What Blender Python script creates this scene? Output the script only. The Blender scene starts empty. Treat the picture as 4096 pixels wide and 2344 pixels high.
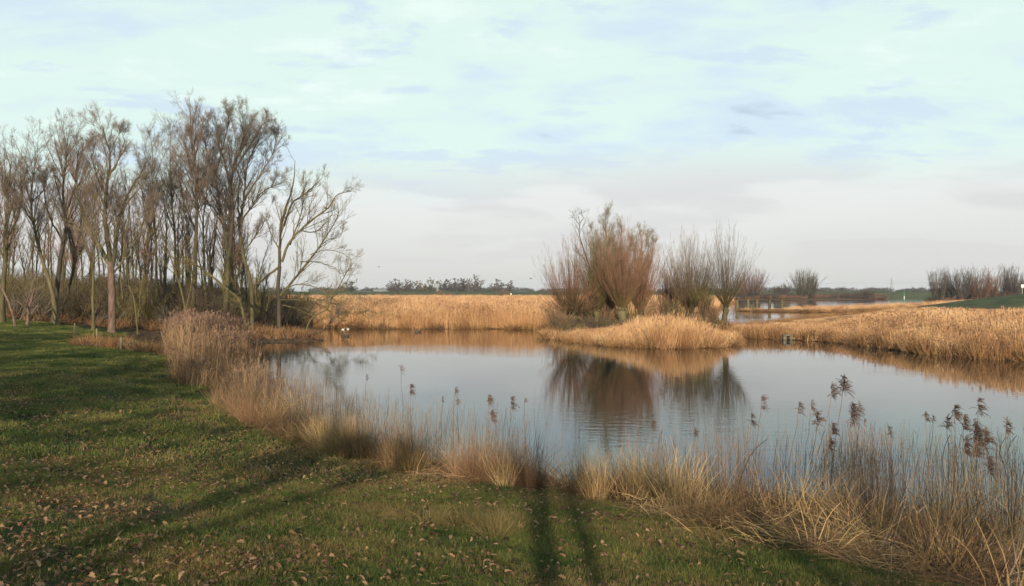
import bpy, math, random
import numpy as np
from mathutils import Vector
R = math.radians
sc = bpy.context.scene
COL = sc.collection

# ------------------------------------------------------------------ camera, sky, sun
EYE = 3.4
F = 800.0            # focal length in pixels of a 1024 wide picture
HZ = 293.0           # horizon row
cam_d = bpy.data.cameras.new('camera')
cam = bpy.data.objects.new('camera', cam_d); COL.objects.link(cam)
cam.location = (0, 0, EYE); cam.rotation_euler = (R(90), 0, 0)
cam_d.sensor_width = 36.0; cam_d.lens = 36.0 * F / 1024.0
cam_d.clip_start = 0.1; cam_d.clip_end = 9000
sc.camera = cam

SUN_EL, SUN_AZ = 14.0, 1.7      # elevation; azimuth of the shadow direction, degrees right of +Y
sun_d = bpy.data.lights.new('sun', 'SUN')
sun_d.energy = 5.0; sun_d.angle = R(0.55); sun_d.color = (1.0, 0.83, 0.60)
sun = bpy.data.objects.new('sun', sun_d); COL.objects.link(sun)
SHD = Vector((math.sin(R(SUN_AZ)) * math.cos(R(SUN_EL)), math.cos(R(SUN_AZ)) * math.cos(R(SUN_EL)), -math.sin(R(SUN_EL))))
sun.rotation_euler = SHD.to_track_quat('-Z', 'Y').to_euler()
sun.location = (-5, -60, 40)

w = bpy.data.worlds.new('World'); sc.world = w; w.use_nodes = True
nt = w.node_tree; nt.nodes.clear()
def N(nt, t, **kw):
    n = nt.nodes.new(t)
    for k, v in kw.items(): setattr(n, k, v)
    return n
def L(nt, a, b): nt.links.new(a, b)
def math_n(nt, op, a, b=None, clamp=False):
    n = N(nt, 'ShaderNodeMath', operation=op); n.use_clamp = clamp
    for i, x in enumerate((a, b)):
        if x is None: continue
        if isinstance(x, (int, float)): n.inputs[i].default_value = x
        else: L(nt, x, n.inputs[i])
    return n.outputs[0]
def mix_c(nt, fac, a, b, blend='MIX'):
    n = N(nt, 'ShaderNodeMix', data_type='RGBA', blend_type=blend)
    for i, x in ((0, fac), (6, a), (7, b)):
        if isinstance(x, (int, float)): n.inputs[i].default_value = x
        elif isinstance(x, tuple): n.inputs[i].default_value = (*x, 1)
        else: L(nt, x, n.inputs[i])
    return n.outputs[2]
def maprange(nt, v, a, b, c=0.0, d=1.0, smooth=True):
    n = N(nt, 'ShaderNodeMapRange'); n.interpolation_type = 'SMOOTHSTEP' if smooth else 'LINEAR'
    L(nt, v, n.inputs[0])
    for i, x in enumerate((a, b, c, d)): n.inputs[i + 1].default_value = x
    return n.outputs[0]
tc = N(nt, 'ShaderNodeTexCoord'); sx = N(nt, 'ShaderNodeSeparateXYZ'); L(nt, tc.outputs['Generated'], sx.inputs[0])
sky = N(nt, 'ShaderNodeTexSky'); sky.sky_type = 'NISHITA'; sky.sun_disc = False
sky.sun_elevation = R(SUN_EL); sky.sun_rotation = R(180 + SUN_AZ)
sky.air_density = 1.0; sky.dust_density = 1.0
zz = math_n(nt, 'ADD', math_n(nt, 'ABSOLUTE', sx.outputs['Z']), 0.16)
cx = N(nt, 'ShaderNodeCombineXYZ')
L(nt, math_n(nt, 'DIVIDE', sx.outputs['X'], zz), cx.inputs[0]); L(nt, math_n(nt, 'DIVIDE', sx.outputs['Y'], zz), cx.inputs[1])
def sky_noise(scale, off, detail, rough, stretch=1.0):
    mp = N(nt, 'ShaderNodeMapping'); L(nt, cx.outputs[0], mp.inputs[0])
    mp.inputs['Location'].default_value = off; mp.inputs['Scale'].default_value = (1.0, stretch, 1.0); mp.inputs['Rotation'].default_value = (0, 0, R(-14))
    n = N(nt, 'ShaderNodeTexNoise'); n.inputs['Scale'].default_value = scale; n.inputs['Detail'].default_value = detail
    n.inputs['Roughness'].default_value = rough; n.inputs['Distortion'].default_value = 0.3
    L(nt, mp.outputs[0], n.inputs['Vector']); return n.outputs[0]
n1 = sky_noise(1.0, (3.1, 1.4, 0), 7, 0.55, 1.35)
n2 = sky_noise(2.6, (7.7, 4.2, 0), 8, 0.60, 1.5)
n3 = sky_noise(0.6, (1.2, 9.3, 0), 4, 0.5, 1.2)
nn = math_n(nt, 'ADD', math_n(nt, 'MULTIPLY', n1, 0.6), math_n(nt, 'MULTIPLY', n2, 0.4))
cm = maprange(nt, nn, 0.39, 0.53)
blue = (6.7, 8.1, 9.3); mint = (7.6, 9.3, 8.7); white = (8.6, 10.0, 9.4); grey = (7.0, 7.0, 6.8); pale = (8.3, 8.35, 8.3)
c_hi = mix_c(nt, cm, blue, mint)
nb = sky_noise(1.7, (2.2, 6.1, 0), 9, 0.62, 1.6)
c_hi = mix_c(nt, maprange(nt, nb, 0.54, 0.62, 0.0, 0.8), c_hi, (6.5, 7.9, 9.2))
c_hi = mix_c(nt, maprange(nt, nn, 0.56, 0.64), c_hi, white)
c_hi = mix_c(nt, maprange(nt, nn, 0.41, 0.35), c_hi, (5.5, 6.7, 7.8))
ew = math_n(nt, 'ADD', sx.outputs['Z'], math_n(nt, 'MULTIPLY', math_n(nt, 'SUBTRACT', n3, 0.5), 0.10))
c_lo = mix_c(nt, maprange(nt, ew, 0.0, 0.13), grey, pale)
n4 = sky_noise(0.9, (4.4, 2.2, 0), 5, 0.5, 1.3)
c_lo = mix_c(nt, maprange(nt, n4, 0.46, 0.56, 0.0, 0.8), c_lo, (7.1, 7.05, 7.15))
c_sky = mix_c(nt, maprange(nt, ew, 0.10, 0.17), c_lo, c_hi)
c_all = mix_c(nt, 0.93, sky.outputs[0], c_sky)
bg = N(nt, 'ShaderNodeBackground'); L(nt, c_all, bg.inputs[0]); bg.inputs[1].default_value = 0.083
wo = N(nt, 'ShaderNodeOutputWorld'); L(nt, bg.outputs[0], wo.inputs[0])

sc.view_settings.view_transform = 'Standard'; sc.view_settings.look = 'None'
sc.view_settings.exposure = 0.34; sc.view_settings.gamma = 1.0; sc.view_settings.use_curve_mapping = False
sc.cycles.use_denoising = True
sc.cycles.max_bounces = 6; sc.cycles.diffuse_bounces = 2; sc.cycles.glossy_bounces = 2
sc.cycles.transparent_max_bounces = 4; sc.cycles.transmission_bounces = 2; sc.cycles.volume_bounces = 0
sc.cycles.caustics_reflective = False; sc.cycles.caustics_refractive = False
sc.render.use_persistent_data = False

# ------------------------------------------------------------------ helpers
def at(px, py=None, z=0.0, d=None):
    """a place in the world from a bearing and either a height or a distance"""
    if d is None: d = (EYE - z) * F / (py - HZ)
    return ((px - 512.0) / F * d, d)
def hz(py, d): return EYE - (py - HZ) / F * d

def tag(o, label=None, cat=None, group=None, kind=None):
    if label: o['label'] = label
    if cat: o['category'] = cat
    if group: o['group'] = group
    if kind: o['kind'] = kind
    return o
def mesh_np(name, V, Fq, mat=None, smooth=False):
    me = bpy.data.meshes.new(name)
    V = np.ascontiguousarray(V, dtype=np.float32); Fq = np.ascontiguousarray(Fq, dtype=np.int32)
    n, k = Fq.shape
    me.vertices.add(len(V)); me.vertices.foreach_set('co', V.ravel())
    me.loops.add(n * k); me.loops.foreach_set('vertex_index', Fq.ravel())
    me.polygons.add(n); me.polygons.foreach_set('loop_start', np.arange(0, n * k, k, dtype=np.int32))
    me.polygons.foreach_set('loop_total', np.full(n, k, dtype=np.int32))
    if smooth: me.polygons.foreach_set('use_smooth', np.ones(n, dtype=bool))
    if mat: me.materials.append(mat)
    me.update(calc_edges=True)
    return me
def link(name, me, parent=None, loc=None):
    o = bpy.data.objects.new(name, me); COL.objects.link(o)
    if parent: o.parent = parent
    if loc is not None: o.location = loc
    return o
def empty(name, loc, rz=0.0):
    o = bpy.data.objects.new(name, None); COL.objects.link(o); o.location = loc; o.rotation_euler = (0, 0, rz)
    o.empty_display_size = 0.3
    return o
def unit(v): return v / np.maximum(np.linalg.norm(v, axis=-1, keepdims=True), 1e-9)
class Geo:
    def __init__(s): s.V = []; s.F = []; s.n = 0
    def add(s, V, Fq):
        if len(V) == 0: return
        s.V.append(V.reshape(-1, 3)); s.F.append(Fq + s.n); s.n += len(V.reshape(-1, 3))
    def tubes(s, P, Rr, sides=5, cap=False):
        n, k, _ = P.shape
        if n == 0: return
        T = np.empty_like(P); T[:, 1:-1] = P[:, 2:] - P[:, :-2]; T[:, 0] = P[:, 1] - P[:, 0]; T[:, -1] = P[:, -1] - P[:, -2]
        T = unit(T); ref = np.array([0.83, 0.51, 0.22]); ref2 = np.array([-0.3, 0.2, 0.93])
        m = np.abs((T * ref).sum(-1)).max(1) > 0.93
        rf = np.where(m[:, None], ref2, ref)[:, None, :]
        A = unit(np.cross(T, rf)); B = np.cross(T, A)
        a = np.linspace(0, 2 * math.pi, sides, endpoint=False)
        V = P[:, :, None, :] + Rr[:, :, None, None] * (np.cos(a)[None, None, :, None] * A[:, :, None, :] + np.sin(a)[None, None, :, None] * B[:, :, None, :])
        base = (np.arange(n) * k * sides)[:, None, None]; i = (np.arange(k - 1) * sides)[None, :, None]; j = np.arange(sides)[None, None, :]
        j2 = (j + 1) % sides
        f = np.stack([base + i + j, base + i + j2, base + i + sides + j2, base + i + sides + j], -1).reshape(-1, 4)
        s.add(V, f)
        if cap:
            for e in (0, k - 1):
                q = [(np.arange(n) * k * sides) + e * sides + t for t in (range(0, sides) if e else range(sides - 1, -1, -1))]
                if sides == 4: s.F.append(np.stack(q, -1) + s.n - V.reshape(-1, 3).shape[0])
                elif sides >= 6:
                    q0 = np.stack([q[0], q[1], q[2], q[3]], -1); q1 = np.stack([q[0], q[3], q[4], q[5]], -1)
                    s.F.append(q0 + s.n - V.reshape(-1, 3).shape[0]); s.F.append(q1 + s.n - V.reshape(-1, 3).shape[0])
    def ribbons(s, P, W, rng, side=None):
        n, k, _ = P.shape
        if n == 0: return
        if side is None:
            D = unit(P[:, -1] - P[:, 0]); side = unit(np.cross(D, rng.normal(size=(n, 3))))
        off = side[:, None, :] * (W[:, :, None] * 0.5)
        V = np.stack([P - off, P + off], 2)
        base = (np.arange(n) * k * 2)[:, None]; i = (np.arange(k - 1) * 2)[None, :]
        b = base + i
        s.add(V, np.stack([b, b + 1, b + 3, b + 2], -1).reshape(-1, 4))
    def box(s, c, h, rot=0.0):
        x = np.array([[-1, -1, -1], [1, -1, -1], [1, 1, -1], [-1, 1, -1], [-1, -1, 1], [1, -1, 1], [1, 1, 1], [-1, 1, 1]], float) * np.array(h)
        cr, sr = math.cos(rot), math.sin(rot); x = np.stack([x[:, 0] * cr - x[:, 1] * sr, x[:, 0] * sr + x[:, 1] * cr, x[:, 2]], -1)
        s.add(x + np.array(c), np.array([[0, 3, 2, 1], [4, 5, 6, 7], [0, 1, 5, 4], [1, 2, 6, 5], [2, 3, 7, 6], [3, 0, 4, 7]]))
    def mesh(s, name, mat, smooth=False):
        return mesh_np(name, np.concatenate(s.V), np.concatenate(s.F), mat, smooth)

def grow(rng, S, D, Ln, R0, k, wob, up, tip=0.3):
    n = len(S); P = np.zeros((n, k, 3)); P[:, 0] = S; d = unit(D.copy())
    step = Ln[:, None] / (k - 1)
    for i in range(1, k):
        d = unit(d + rng.normal(size=(n, 3)) * wob + np.array([0, 0, up]))
        P[:, i] = P[:, i - 1] + d * step
    t = np.linspace(0, 1, k)[None, :]
    return P, R0[:, None] * (1 - (1 - tip) * t)
def spawn(rng, P, Rr, m, t0, t1, a0, a1, lf, rf, up=0.0, lmin=0.0, flip=0.55):
    n, k, _ = P.shape
    t = rng.uniform(t0, t1, (n, m)); x = t * (k - 1); i = np.minimum(x.astype(int), k - 2); f = (x - i)[..., None]
    r = np.arange(n)[:, None]
    S = P[r, i] * (1 - f) + P[r, i + 1] * f; D = unit(P[r, i + 1] - P[r, i])
    Rt = Rr[r, i] * (1 - f[..., 0]) + Rr[r, i + 1] * f[..., 0]
    q = rng.normal(size=(n, m, 3)); q = unit(q - (q * D).sum(-1, keepdims=True) * D)
    a = rng.uniform(a0, a1, (n, m))[..., None]
    C = unit(np.cos(a) * D + np.sin(a) * q + np.array([0, 0, up]))
    Lp = np.linalg.norm(np.diff(P, axis=1), axis=-1).sum(1)[:, None]
    Ln = np.maximum(Lp * lf * (1 - flip * t) * rng.uniform(0.6, 1.25, (n, m)), lmin)
    return S.reshape(-1, 3), C.reshape(-1, 3), Ln.ravel(), (Rt * rf).ravel()
def smooth_path(pts, rad, k, rng, wob=0.0):
    pts = np.array(pts, float); n = len(pts)
    ext = np.vstack([2 * pts[0] - pts[1], pts, 2 * pts[-1] - pts[-2]])
    seg = np.linalg.norm(np.diff(pts, axis=0), axis=1); cum = np.r_[0, np.cumsum(seg)]
    out = []
    for s in np.linspace(0, cum[-1], k):
        i = min(np.searchsorted(cum, s, 'right') - 1, n - 2); i = max(i, 0); t = (s - cum[i]) / max(seg[i], 1e-6)
        p0, p1, p2, p3 = ext[i], ext[i + 1], ext[i + 2], ext[i + 3]
        out.append(0.5 * ((2 * p1) + (-p0 + p2) * t + (2 * p0 - 5 * p1 + 4 * p2 - p3) * t * t + (-p0 + 3 * p1 - 3 * p2 + p3) * t ** 3))
    P = np.array(out)
    if wob: P[1:-1] += rng.normal(size=(k - 2, 3)) * wob
    t = np.linspace(0, 1, k); Rr = rad[0] * (1 - t) ** 0.8 + rad[1] * (1 - (1 - t) ** 0.8)
    return P, Rr

# ------------------------------------------------------------------ materials
def mat(name, cols, scale=3.0, rough=0.85, rand=0.0, trans=0.0, bump=0.0, stretch=(1, 1, 1), detail=5, spec=0.25, worldspace=True, nmix=None):
    m = bpy.data.materials.new(name); m.use_nodes = True; t = m.node_tree; t.nodes.clear()
    g = N(t, 'ShaderNodeNewGeometry'); tcn = N(t, 'ShaderNodeTexCoord')
    mp = N(t, 'ShaderNodeMapping'); mp.inputs['Scale'].default_value = stretch
    L(t, g.outputs['Position'] if worldspace else tcn.outputs['Object'], mp.inputs[0])
    nz = N(t, 'ShaderNodeTexNoise'); nz.inputs['Scale'].default_value = scale; nz.inputs['Detail'].default_value = detail; nz.inputs['Roughness'].default_value = 0.6
    L(t, mp.outputs[0], nz.inputs['Vector'])
    f = nz.outputs[0]
    if rand:
        oi = N(t, 'ShaderNodeObjectInfo')
        f = math_n(t, 'ADD', math_n(t, 'MULTIPLY', f, 1.0 - rand), math_n(t, 'MULTIPLY', oi.outputs['Random'], rand))
    f = maprange(t, f, 0.5 - 0.28 * (1 - 0.2 * rand), 0.5 + 0.28, smooth=False)
    cr = N(t, 'ShaderNodeValToRGB'); L(t, f, cr.inputs[0]); e = cr.color_ramp.elements
    while len(e) < len(cols): e.new(0.5)
    for i, c in enumerate(cols): e[i].position = i / (len(cols) - 1); e[i].color = (*c, 1)
    o = N(t, 'ShaderNodeOutputMaterial'); p = N(t, 'ShaderNodeBsdfPrincipled')
    L(t, cr.outputs[0], p.inputs['Base Color']); p.inputs['Roughness'].default_value = rough; p.inputs['Specular IOR Level'].default_value = spec
    if bump:
        b = N(t, 'ShaderNodeBump'); b.inputs['Strength'].default_value = 1.0; b.inputs['Distance'].default_value = bump
        L(t, nz.outputs[0], b.inputs['Height']); L(t, b.outputs[0], p.inputs['Normal'])
    if trans:
        tr = N(t, 'ShaderNodeBsdfTranslucent'); L(t, cr.outputs[0], tr.inputs[0])
        mx = N(t, 'ShaderNodeMixShader'); mx.inputs[0].default_value = trans
        L(t, p.outputs[0], mx.inputs[1]); L(t, tr.outputs[0], mx.inputs[2]); L(t, mx.outputs[0], o.inputs[0])
    else: L(t, p.outputs[0], o.inputs[0])
    return m
M = {}
M['bark'] = mat('bark_mossy', [(.03, .026, .018), (.095, .083, .042), (.16, .135, .075)], 2.2, bump=.03, stretch=(2, 2, .5), rand=.3)
M['bark_pink'] = mat('bark_reddish', [(.03, .025, .018), (.13, .085, .068), (.22, .15, .12)], 4.5, bump=.03, stretch=(2, 2, .4))
M['bark_dark'] = mat('bark_dark', [(.022, .018, .015), (.055, .045, .035), (.09, .07, .05)], 2.2, bump=.03, stretch=(2, 2, .5))
M['bark_green'] = mat('bark_green', [(.045, .038, .02), (.10, .088, .04), (.14, .12, .065)], 2.2, bump=.03, stretch=(2, 2, .5))
M['twig'] = mat('twig_brown', [(.07, .055, .048), (.16, .12, .098), (.25, .19, .15)], .55)
M['twig_grey'] = mat('twig_grey', [(.06, .052, .046), (.13, .11, .095), (.20, .17, .145)], .55)
M['twig_red'] = mat('twig_red', [(.09, .048, .04), (.22, .11, .078), (.33, .18, .125)], .8)
M['twig_olive'] = mat('twig_olive', [(.05, .042, .02), (.14, .112, .046), (.23, .18, .085)], .8)
M['shoot'] = mat('willow_shoot', [(.05, .045, .02), (.13, .095, .042), (.22, .12, .07)], .7, rand=.5)
M['mop'] = mat('stump_mop', [(.06, .035, .022), (.15, .085, .05), (.24, .14, .08)], 2.0)
M['twig_pale'] = mat('twig_pale', [(.12, .105, .075), (.19, .17, .12), (.25, .22, .16)], .8)
M['far_twig'] = mat('far_twig', [(.05, .045, .045), (.09, .08, .075), (.13, .10, .09)], .05)
M['far_twig_green'] = mat('far_twig_pale_green', [(.07, .065, .04), (.10, .095, .055), (.14, .13, .075)], .05)
M['far_twig_red'] = mat('far_twig_reddish', [(.12, .06, .045), (.18, .10, .07), (.22, .14, .10)], .1)
M['reed'] = mat('reed_straw', [(.26, .13, .07), (.64, .38, .20), (.86, .61, .34)], .22, rand=.35, trans=.25)
M['reed_low'] = mat('reed_brown', [(.14, .07, .04), (.27, .15, .07), (.42, .25, .11)], .5, rand=.4, trans=.2)
M['straw'] = mat('straw_near', [(.055, .034, .02), (.25, .155, .075), (.60, .43, .21)], .8, rand=.6, trans=.2)
M['straw_red'] = mat('straw_russet', [(.045, .028, .02), (.19, .108, .062), (.42, .26, .15)], .9, rand=.6, trans=.2)
M['stem'] = mat('reed_stem_grey_brown', [(.09, .065, .05), (.18, .13, .10), (.28, .21, .15)], 2.0, rand=.4)
M['plume'] = mat('reed_plume', [(.06, .04, .035), (.13, .085, .07), (.20, .13, .10)], 9.0, rand=.3, trans=.3)
M['plume_far'] = mat('reed_plume_far', [(.22, .12, .08), (.42, .25, .15), (.55, .35, .21)], .5, rand=.4, trans=.2)
M['plume_bay'] = mat('reed_plume_bay', [(.09, .055, .045), (.19, .12, .09), (.30, .19, .13)], .9, rand=.5, trans=.2)
M['bay_straw'] = mat('bay_reed_straw', [(.10, .058, .036), (.25, .155, .09), (.42, .28, .16)], .9, rand=.5, trans=.2)
M['grass'] = mat('lawn_grass', [(.018, .042, .009), (.080, .102, .024), (.26, .215, .07)], 1.1, rand=.35, trans=.25, rough=.6)
M['grass_straw'] = mat('dead_grass', [(.085, .065, .028), (.17, .125, .05), (.30, .22, .10)], 3.0, rand=.3, trans=.2)
M['leaf'] = mat('oak_leaf', [(.05, .025, .018), (.14, .07, .04), (.30, .18, .10)], 5.0, rand=.6, rough=.7, trans=.15)
M['white'] = mat('white_paint', [(.7, .7, .7), (.8, .8, .8)], 1.0, rough=.5)
M['blue'] = mat('blue_cladding', [(.09, .20, .32), (.13, .27, .40)], .2, rough=.5)
M['roof'] = mat('grey_roof', [(.12, .12, .13), (.18, .18, .19)], .2)
M['wall'] = mat('building_wall', [(.2, .19, .18), (.3, .28, .26)], .2)
M['glass'] = mat('window_glass', [(.02, .025, .03), (.03, .035, .04)], 1, rough=.1, spec=.6)
M['steel'] = mat('galvanised_steel', [(.30, .31, .32), (.38, .39, .40)], .4, rough=.5)
M['green_paint'] = mat('green_paint', [(.05, .35, .22), (.07, .42, .28)], .4, rough=.5)
M['concrete'] = mat('concrete', [(.07, .07, .05), (.13, .13, .10), (.18, .17, .13)], 2.5, bump=.01)
M['painted_void'] = mat('pipe_painted_dark', [(.01, .01, .01), (.02, .02, .018)], 3)  # near-black colour stands in for the shade inside the pipe
M['post'] = mat('weathered_post', [(.08, .065, .05), (.17, .14, .10), (.24, .20, .15)], 6, bump=.01, stretch=(1, 1, .3))
M['duck_dark'] = mat('duck_brown', [(.05, .04, .03), (.11, .09, .07)], 9)
M['duck_head'] = mat('duck_green_head', [(.01, .03, .02), (.02, .05, .035)], 9, rough=.4)
M['duck_bill'] = mat('duck_bill', [(.4, .25, .05), (.5, .32, .08)], 9, rough=.5)
M['feather_white'] = mat('white_feathers', [(.6, .6, .58), (.78, .78, .76)], 9)
M['hawthorn'] = mat('dark_twiggy', [(.03, .022, .02), (.07, .05, .045), (.11, .08, .06)], .6)

# water
mw = bpy.data.materials.new('pond_water'); mw.use_nodes = True; t = mw.node_tree; p = t.nodes['Principled BSDF']
p.inputs['Base Color'].default_value = (.012, .016, .013, 1); p.inputs['Roughness'].default_value = .015; p.inputs['IOR'].default_value = 1.333
g = N(t, 'ShaderNodeNewGeometry')
def wn(scale, stretch, det):
    mp = N(t, 'ShaderNodeMapping'); L(t, g.outputs['Position'], mp.inputs[0]); mp.inputs['Scale'].default_value = stretch; mp.inputs['Rotation'].default_value = (0, 0, R(6))
    n = N(t, 'ShaderNodeTexNoise'); n.inputs['Scale'].default_value = scale; n.inputs['Detail'].default_value = det; L(t, mp.outputs[0], n.inputs['Vector']); return n.outputs[0]
rp = wn(1.6, (.9, 2.4, 1), 3); patch = maprange(t, wn(.05, (1, 1.6, 1), 2), .42, .62)
b1 = N(t, 'ShaderNodeBump'); b1.inputs['Strength'].default_value = 1.0
L(t, math_n(t, 'ADD', math_n(t, 'MULTIPLY', patch, .0045), .0016), b1.inputs['Distance']); L(t, rp, b1.inputs['Height'])
L(t, b1.outputs[0], p.inputs['Normal'])

# ------------------------------------------------------------------ terrain
W_NEAR = [(60, -70), (40, -8), (20, 1), (13, 4.5), (9.3, 8.5), (7.3, 10.8), (4.9, 12.2), (2.6, 13.2), (0.7, 14.2), (-1.2, 15.2), (-2.8, 16.8), (-4.4, 19),
          (-6.2, 22.5), (-7.9, 27), (-9.9, 32), (-12.2, 38), (-14.6, 43.5), (-18, 48), (-19.5, 51), (-17.5, 53.6), (-15.0, 55.0), (-13.4, 56.5), (-14.5, 60.5), (-17.5, 66),
          (-19.5, 71), (-18, 80), (-30, 95), (-300, 160), (-400, 0), (-300, -200)]
W_FAR = [(-60, 88), (-22, 79), (-16.0, 77.0), (-10.6, 75.5), (-3, 75.9), (2.6, 74.3), (5, 80), (9, 92), (14, 105), (19, 116), (28, 132), (38, 150), (52, 200), (84, 300),
         (108, 396), (182, 410), (258, 590), (305, 592), (190, 345), (400, 330), (1500, 700), (6500, 5000), (6500, 7500), (-6500, 7500), (-6500, 3000), (-600, 200), (-300, 120)]
W_ISLE = [(2.3, 60.5), (3.9, 55.6), (6.0, 51.2), (9.2, 48.6), (12.3, 49.4), (14.9, 53), (16.3, 58.5), (18.5, 62), (21.5, 68), (19.5, 75), (14, 77), (8, 75.5), (4.4, 70.5), (2.6, 66)]
W_RIGHT = [(16.2, 60), (18.6, 59.6), (21.0, 57.5), (22.4, 54.5), (22.9, 50), (22.9, 45.5), (24.4, 41.5), (26.6, 38.5), (31, 30), (42, 20), (120, -30), (600, -60), (900, 200), (400, 326),
           (210, 334), (150, 262), (104, 205), (74, 172), (58, 158), (46, 156), (42, 151), (44, 143.5), (52, 139), (61, 140), (63, 134), (45, 112), (31.5, 92), (25.5, 82), (21, 72), (17.3, 64)]
def sdist(x, y, poly):
    P = np.array(poly, float); Q = np.roll(P, -1, 0)
    d = np.full(x.shape, 1e9); inside = np.zeros(x.shape, bool)
    for (ax, ay), (bx, by) in zip(P, Q):
        ex, ey = bx - ax, by - ay; tt = np.clip(((x - ax) * ex + (y - ay) * ey) / (ex * ex + ey * ey), 0, 1)
        d = np.minimum(d, np.hypot(x - ax - tt * ex, y - ay - tt * ey))
        c = ((ay > y) != (by > y)) & (x < ex * (y - ay) / (ey if ey else 1e-9) + ax); inside ^= c
    return np.where(inside, d, -d)
def wav(x, y, s, ph=0.0):
    return (np.sin(x / s + ph + 1.3 * np.sin(y / s * .7 + ph)) + np.sin(y / s * 1.23 + 2.1 * ph + 1.1 * np.sin(x / s * .63)) + .6 * np.sin((x + y) / s * 2.1 + ph)) / 2.6
def terrain(x, y, full=False):
    x = np.asarray(x, float); y = np.asarray(y, float)
    jx = .25 * wav(x, y, .9, 1.0) * np.clip(y / 40, .4, 4); jy = .25 * wav(x, y, 1.1, 2.0) * np.clip(y / 40, .4, 4)
    sn = sdist(x + jx, y + jy, W_NEAR); sf = sdist(x + jx, y + jy, W_FAR); si = sdist(x + jx, y + jy, W_ISLE); sr = sdist(x + jx, y + jy, W_RIGHT)
    zn = np.interp(sn, [-4, -1, 0, .6, 3, 8, 14, 40], [-.9, -.3, 0, .14, .5, 1.12, 1.68, 1.95])
    zn = zn - .35 * np.exp(-((y - 36 - .4 * x) / 9) ** 2) * np.clip((sn - 4) / 8, 0, 1) + .07 * wav(x, y, 3.1, .4) * np.clip(sn / 5, 0, 1) + .02 * wav(x, y, .7, 1.4) * np.clip(sn / 3, 0, 1)
    spit = np.clip((y - 50) / 5, 0, 1) * np.clip((x + 24) / 4, 0, 1); zn = np.where(sn > 0, zn * (1 - .45 * spit), zn)
    lo = lambda s: np.interp(s, [-4, -1, 0, .5, 3, 12], [-.9, -.3, 0, .14, .32, .45])
    zf = lo(sf) + 4.1 * np.exp(-np.abs((y - 600 - .02 * x) / 9) ** 3)
    mx = np.clip((x - 52) / 34, 0, 1); zr = lo(sr) + 3.15 * (mx * mx * (3 - 2 * mx)) * np.exp(-((y - 118 - .2 * (x - 60)) / 20) ** 2)
    zi = lo(si)
    z = np.maximum(np.maximum(zn, zf), np.maximum(zi, zr)); z = np.clip(z, -.8, None)
    if full: return z, sn, sf, si, sr
    return z
def tz(x, y): return float(terrain(np.array([x]), np.array([y]))[0])

def axis(parts):
    out = []
    for a, b, n in parts: out.extend(np.linspace(a, b, n, endpoint=False))
    out.append(parts[-1][1]); return np.array(out)
ys = axis([(-400, -60, 10), (-60, -2, 40), (-2, 22, 110), (22, 60, 90), (60, 100, 60), (100, 300, 70), (300, 560, 20), (560, 650, 24), (650, 3600, 14)])
xs = axis([(-3000, -300, 14), (-300, -60, 30), (-60, -25, 50), (-25, 30, 180), (30, 70, 60), (70, 300, 50), (300, 3200, 16)])
X, Y = np.meshgrid(xs, ys)
Z, SN, SF, SI, SR = terrain(X, Y, True)
V = np.stack([X, Y, Z], -1).reshape(-1, 3)
ny, nx = X.shape
idx = np.arange(ny * nx).reshape(ny, nx)
Fq = np.stack([idx[:-1, :-1], idx[:-1, 1:], idx[1:, 1:], idx[1:, :-1]], -1).reshape(-1, 4)
def wood_line(x): return 50.5 + np.clip((x + 40) * .28, -3, 6)
edge_w = lambda x, y: np.interp(y, [2, 7, 9.3, 10.6, 12, 14, 16, 20, 26, 34, 45, 60], [6.5, 5.2, 3.9, 2.8, 2.0, 1.6, 1.7, 2.0, 2.4, 3.4, 5, 7])
lawn = np.clip((SN - edge_w(X, Y)) / .8 + .5 + .4 * wav(X, Y, .8, 3), 0, 1) * np.clip((wood_line(X) - Y) / 2 + .5, 0, 1)
dyke = np.maximum(np.clip((Z - 1.0) / .6, 0, 1) * (Y > 60) * (X > 20), np.clip((Z - .55) / .5, 0, 1) * (Y > 500)) ; far_f = np.clip((Y - 500) / 40, 0, 1)
me = mesh_np('ground', V, Fq, None, True)
ca = me.color_attributes.new('zone', 'FLOAT_COLOR', 'POINT')
cd = np.stack([np.maximum(lawn, far_f * .0), np.maximum(dyke, far_f), np.clip((Y - 48) / 4, 0, 1) * (SN > 0), np.ones_like(X)], -1).reshape(-1, 4).astype(np.float32)
ca.data.foreach_set('color', cd.ravel())
gm = bpy.data.materials.new('ground_mix'); gm.use_nodes = True; t = gm.node_tree; p = t.nodes['Principled BSDF']; p.inputs['Roughness'].default_value = .95; p.inputs['Specular IOR Level'].default_value = .1
g = N(t, 'ShaderNodeNewGeometry'); at_ = N(t, 'ShaderNodeVertexColor', layer_name='zone'); sp = N(t, 'ShaderNodeSeparateColor'); L(t, at_.outputs[0], sp.inputs[0])
def gn(scale, det=6):
    n = N(t, 'ShaderNodeTexNoise'); n.inputs['Scale'].default_value = scale; n.inputs['Detail'].default_value = det; n.inputs['Roughness'].default_value = .65; L(t, g.outputs['Position'], n.inputs['Vector']); return n.outputs[0]
a, b, c = gn(.35), gn(2.2), gn(14)
lawn_c = mix_c(t, maprange(t, a, .4, .62), (.015, .028, .008), (.045, .050, .016))
lawn_c = mix_c(t, maprange(t, b, .5, .66), lawn_c, (.060, .042, .022))
marsh_c = mix_c(t, maprange(t, b, .38, .62), (.05, .028, .018), (.19, .11, .05))
wood_c = mix_c(t, maprange(t, b, .4, .6), (.04, .028, .018), (.16, .095, .055))
dyke_c = mix_c(t, maprange(t, a, .4, .6), (.045, .058, .026), (.080, .090, .042))
cc = mix_c(t, sp.outputs[2], marsh_c, wood_c); cc = mix_c(t, sp.outputs[1], cc, dyke_c); cc = mix_c(t, sp.outputs[0], cc, lawn_c)
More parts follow.
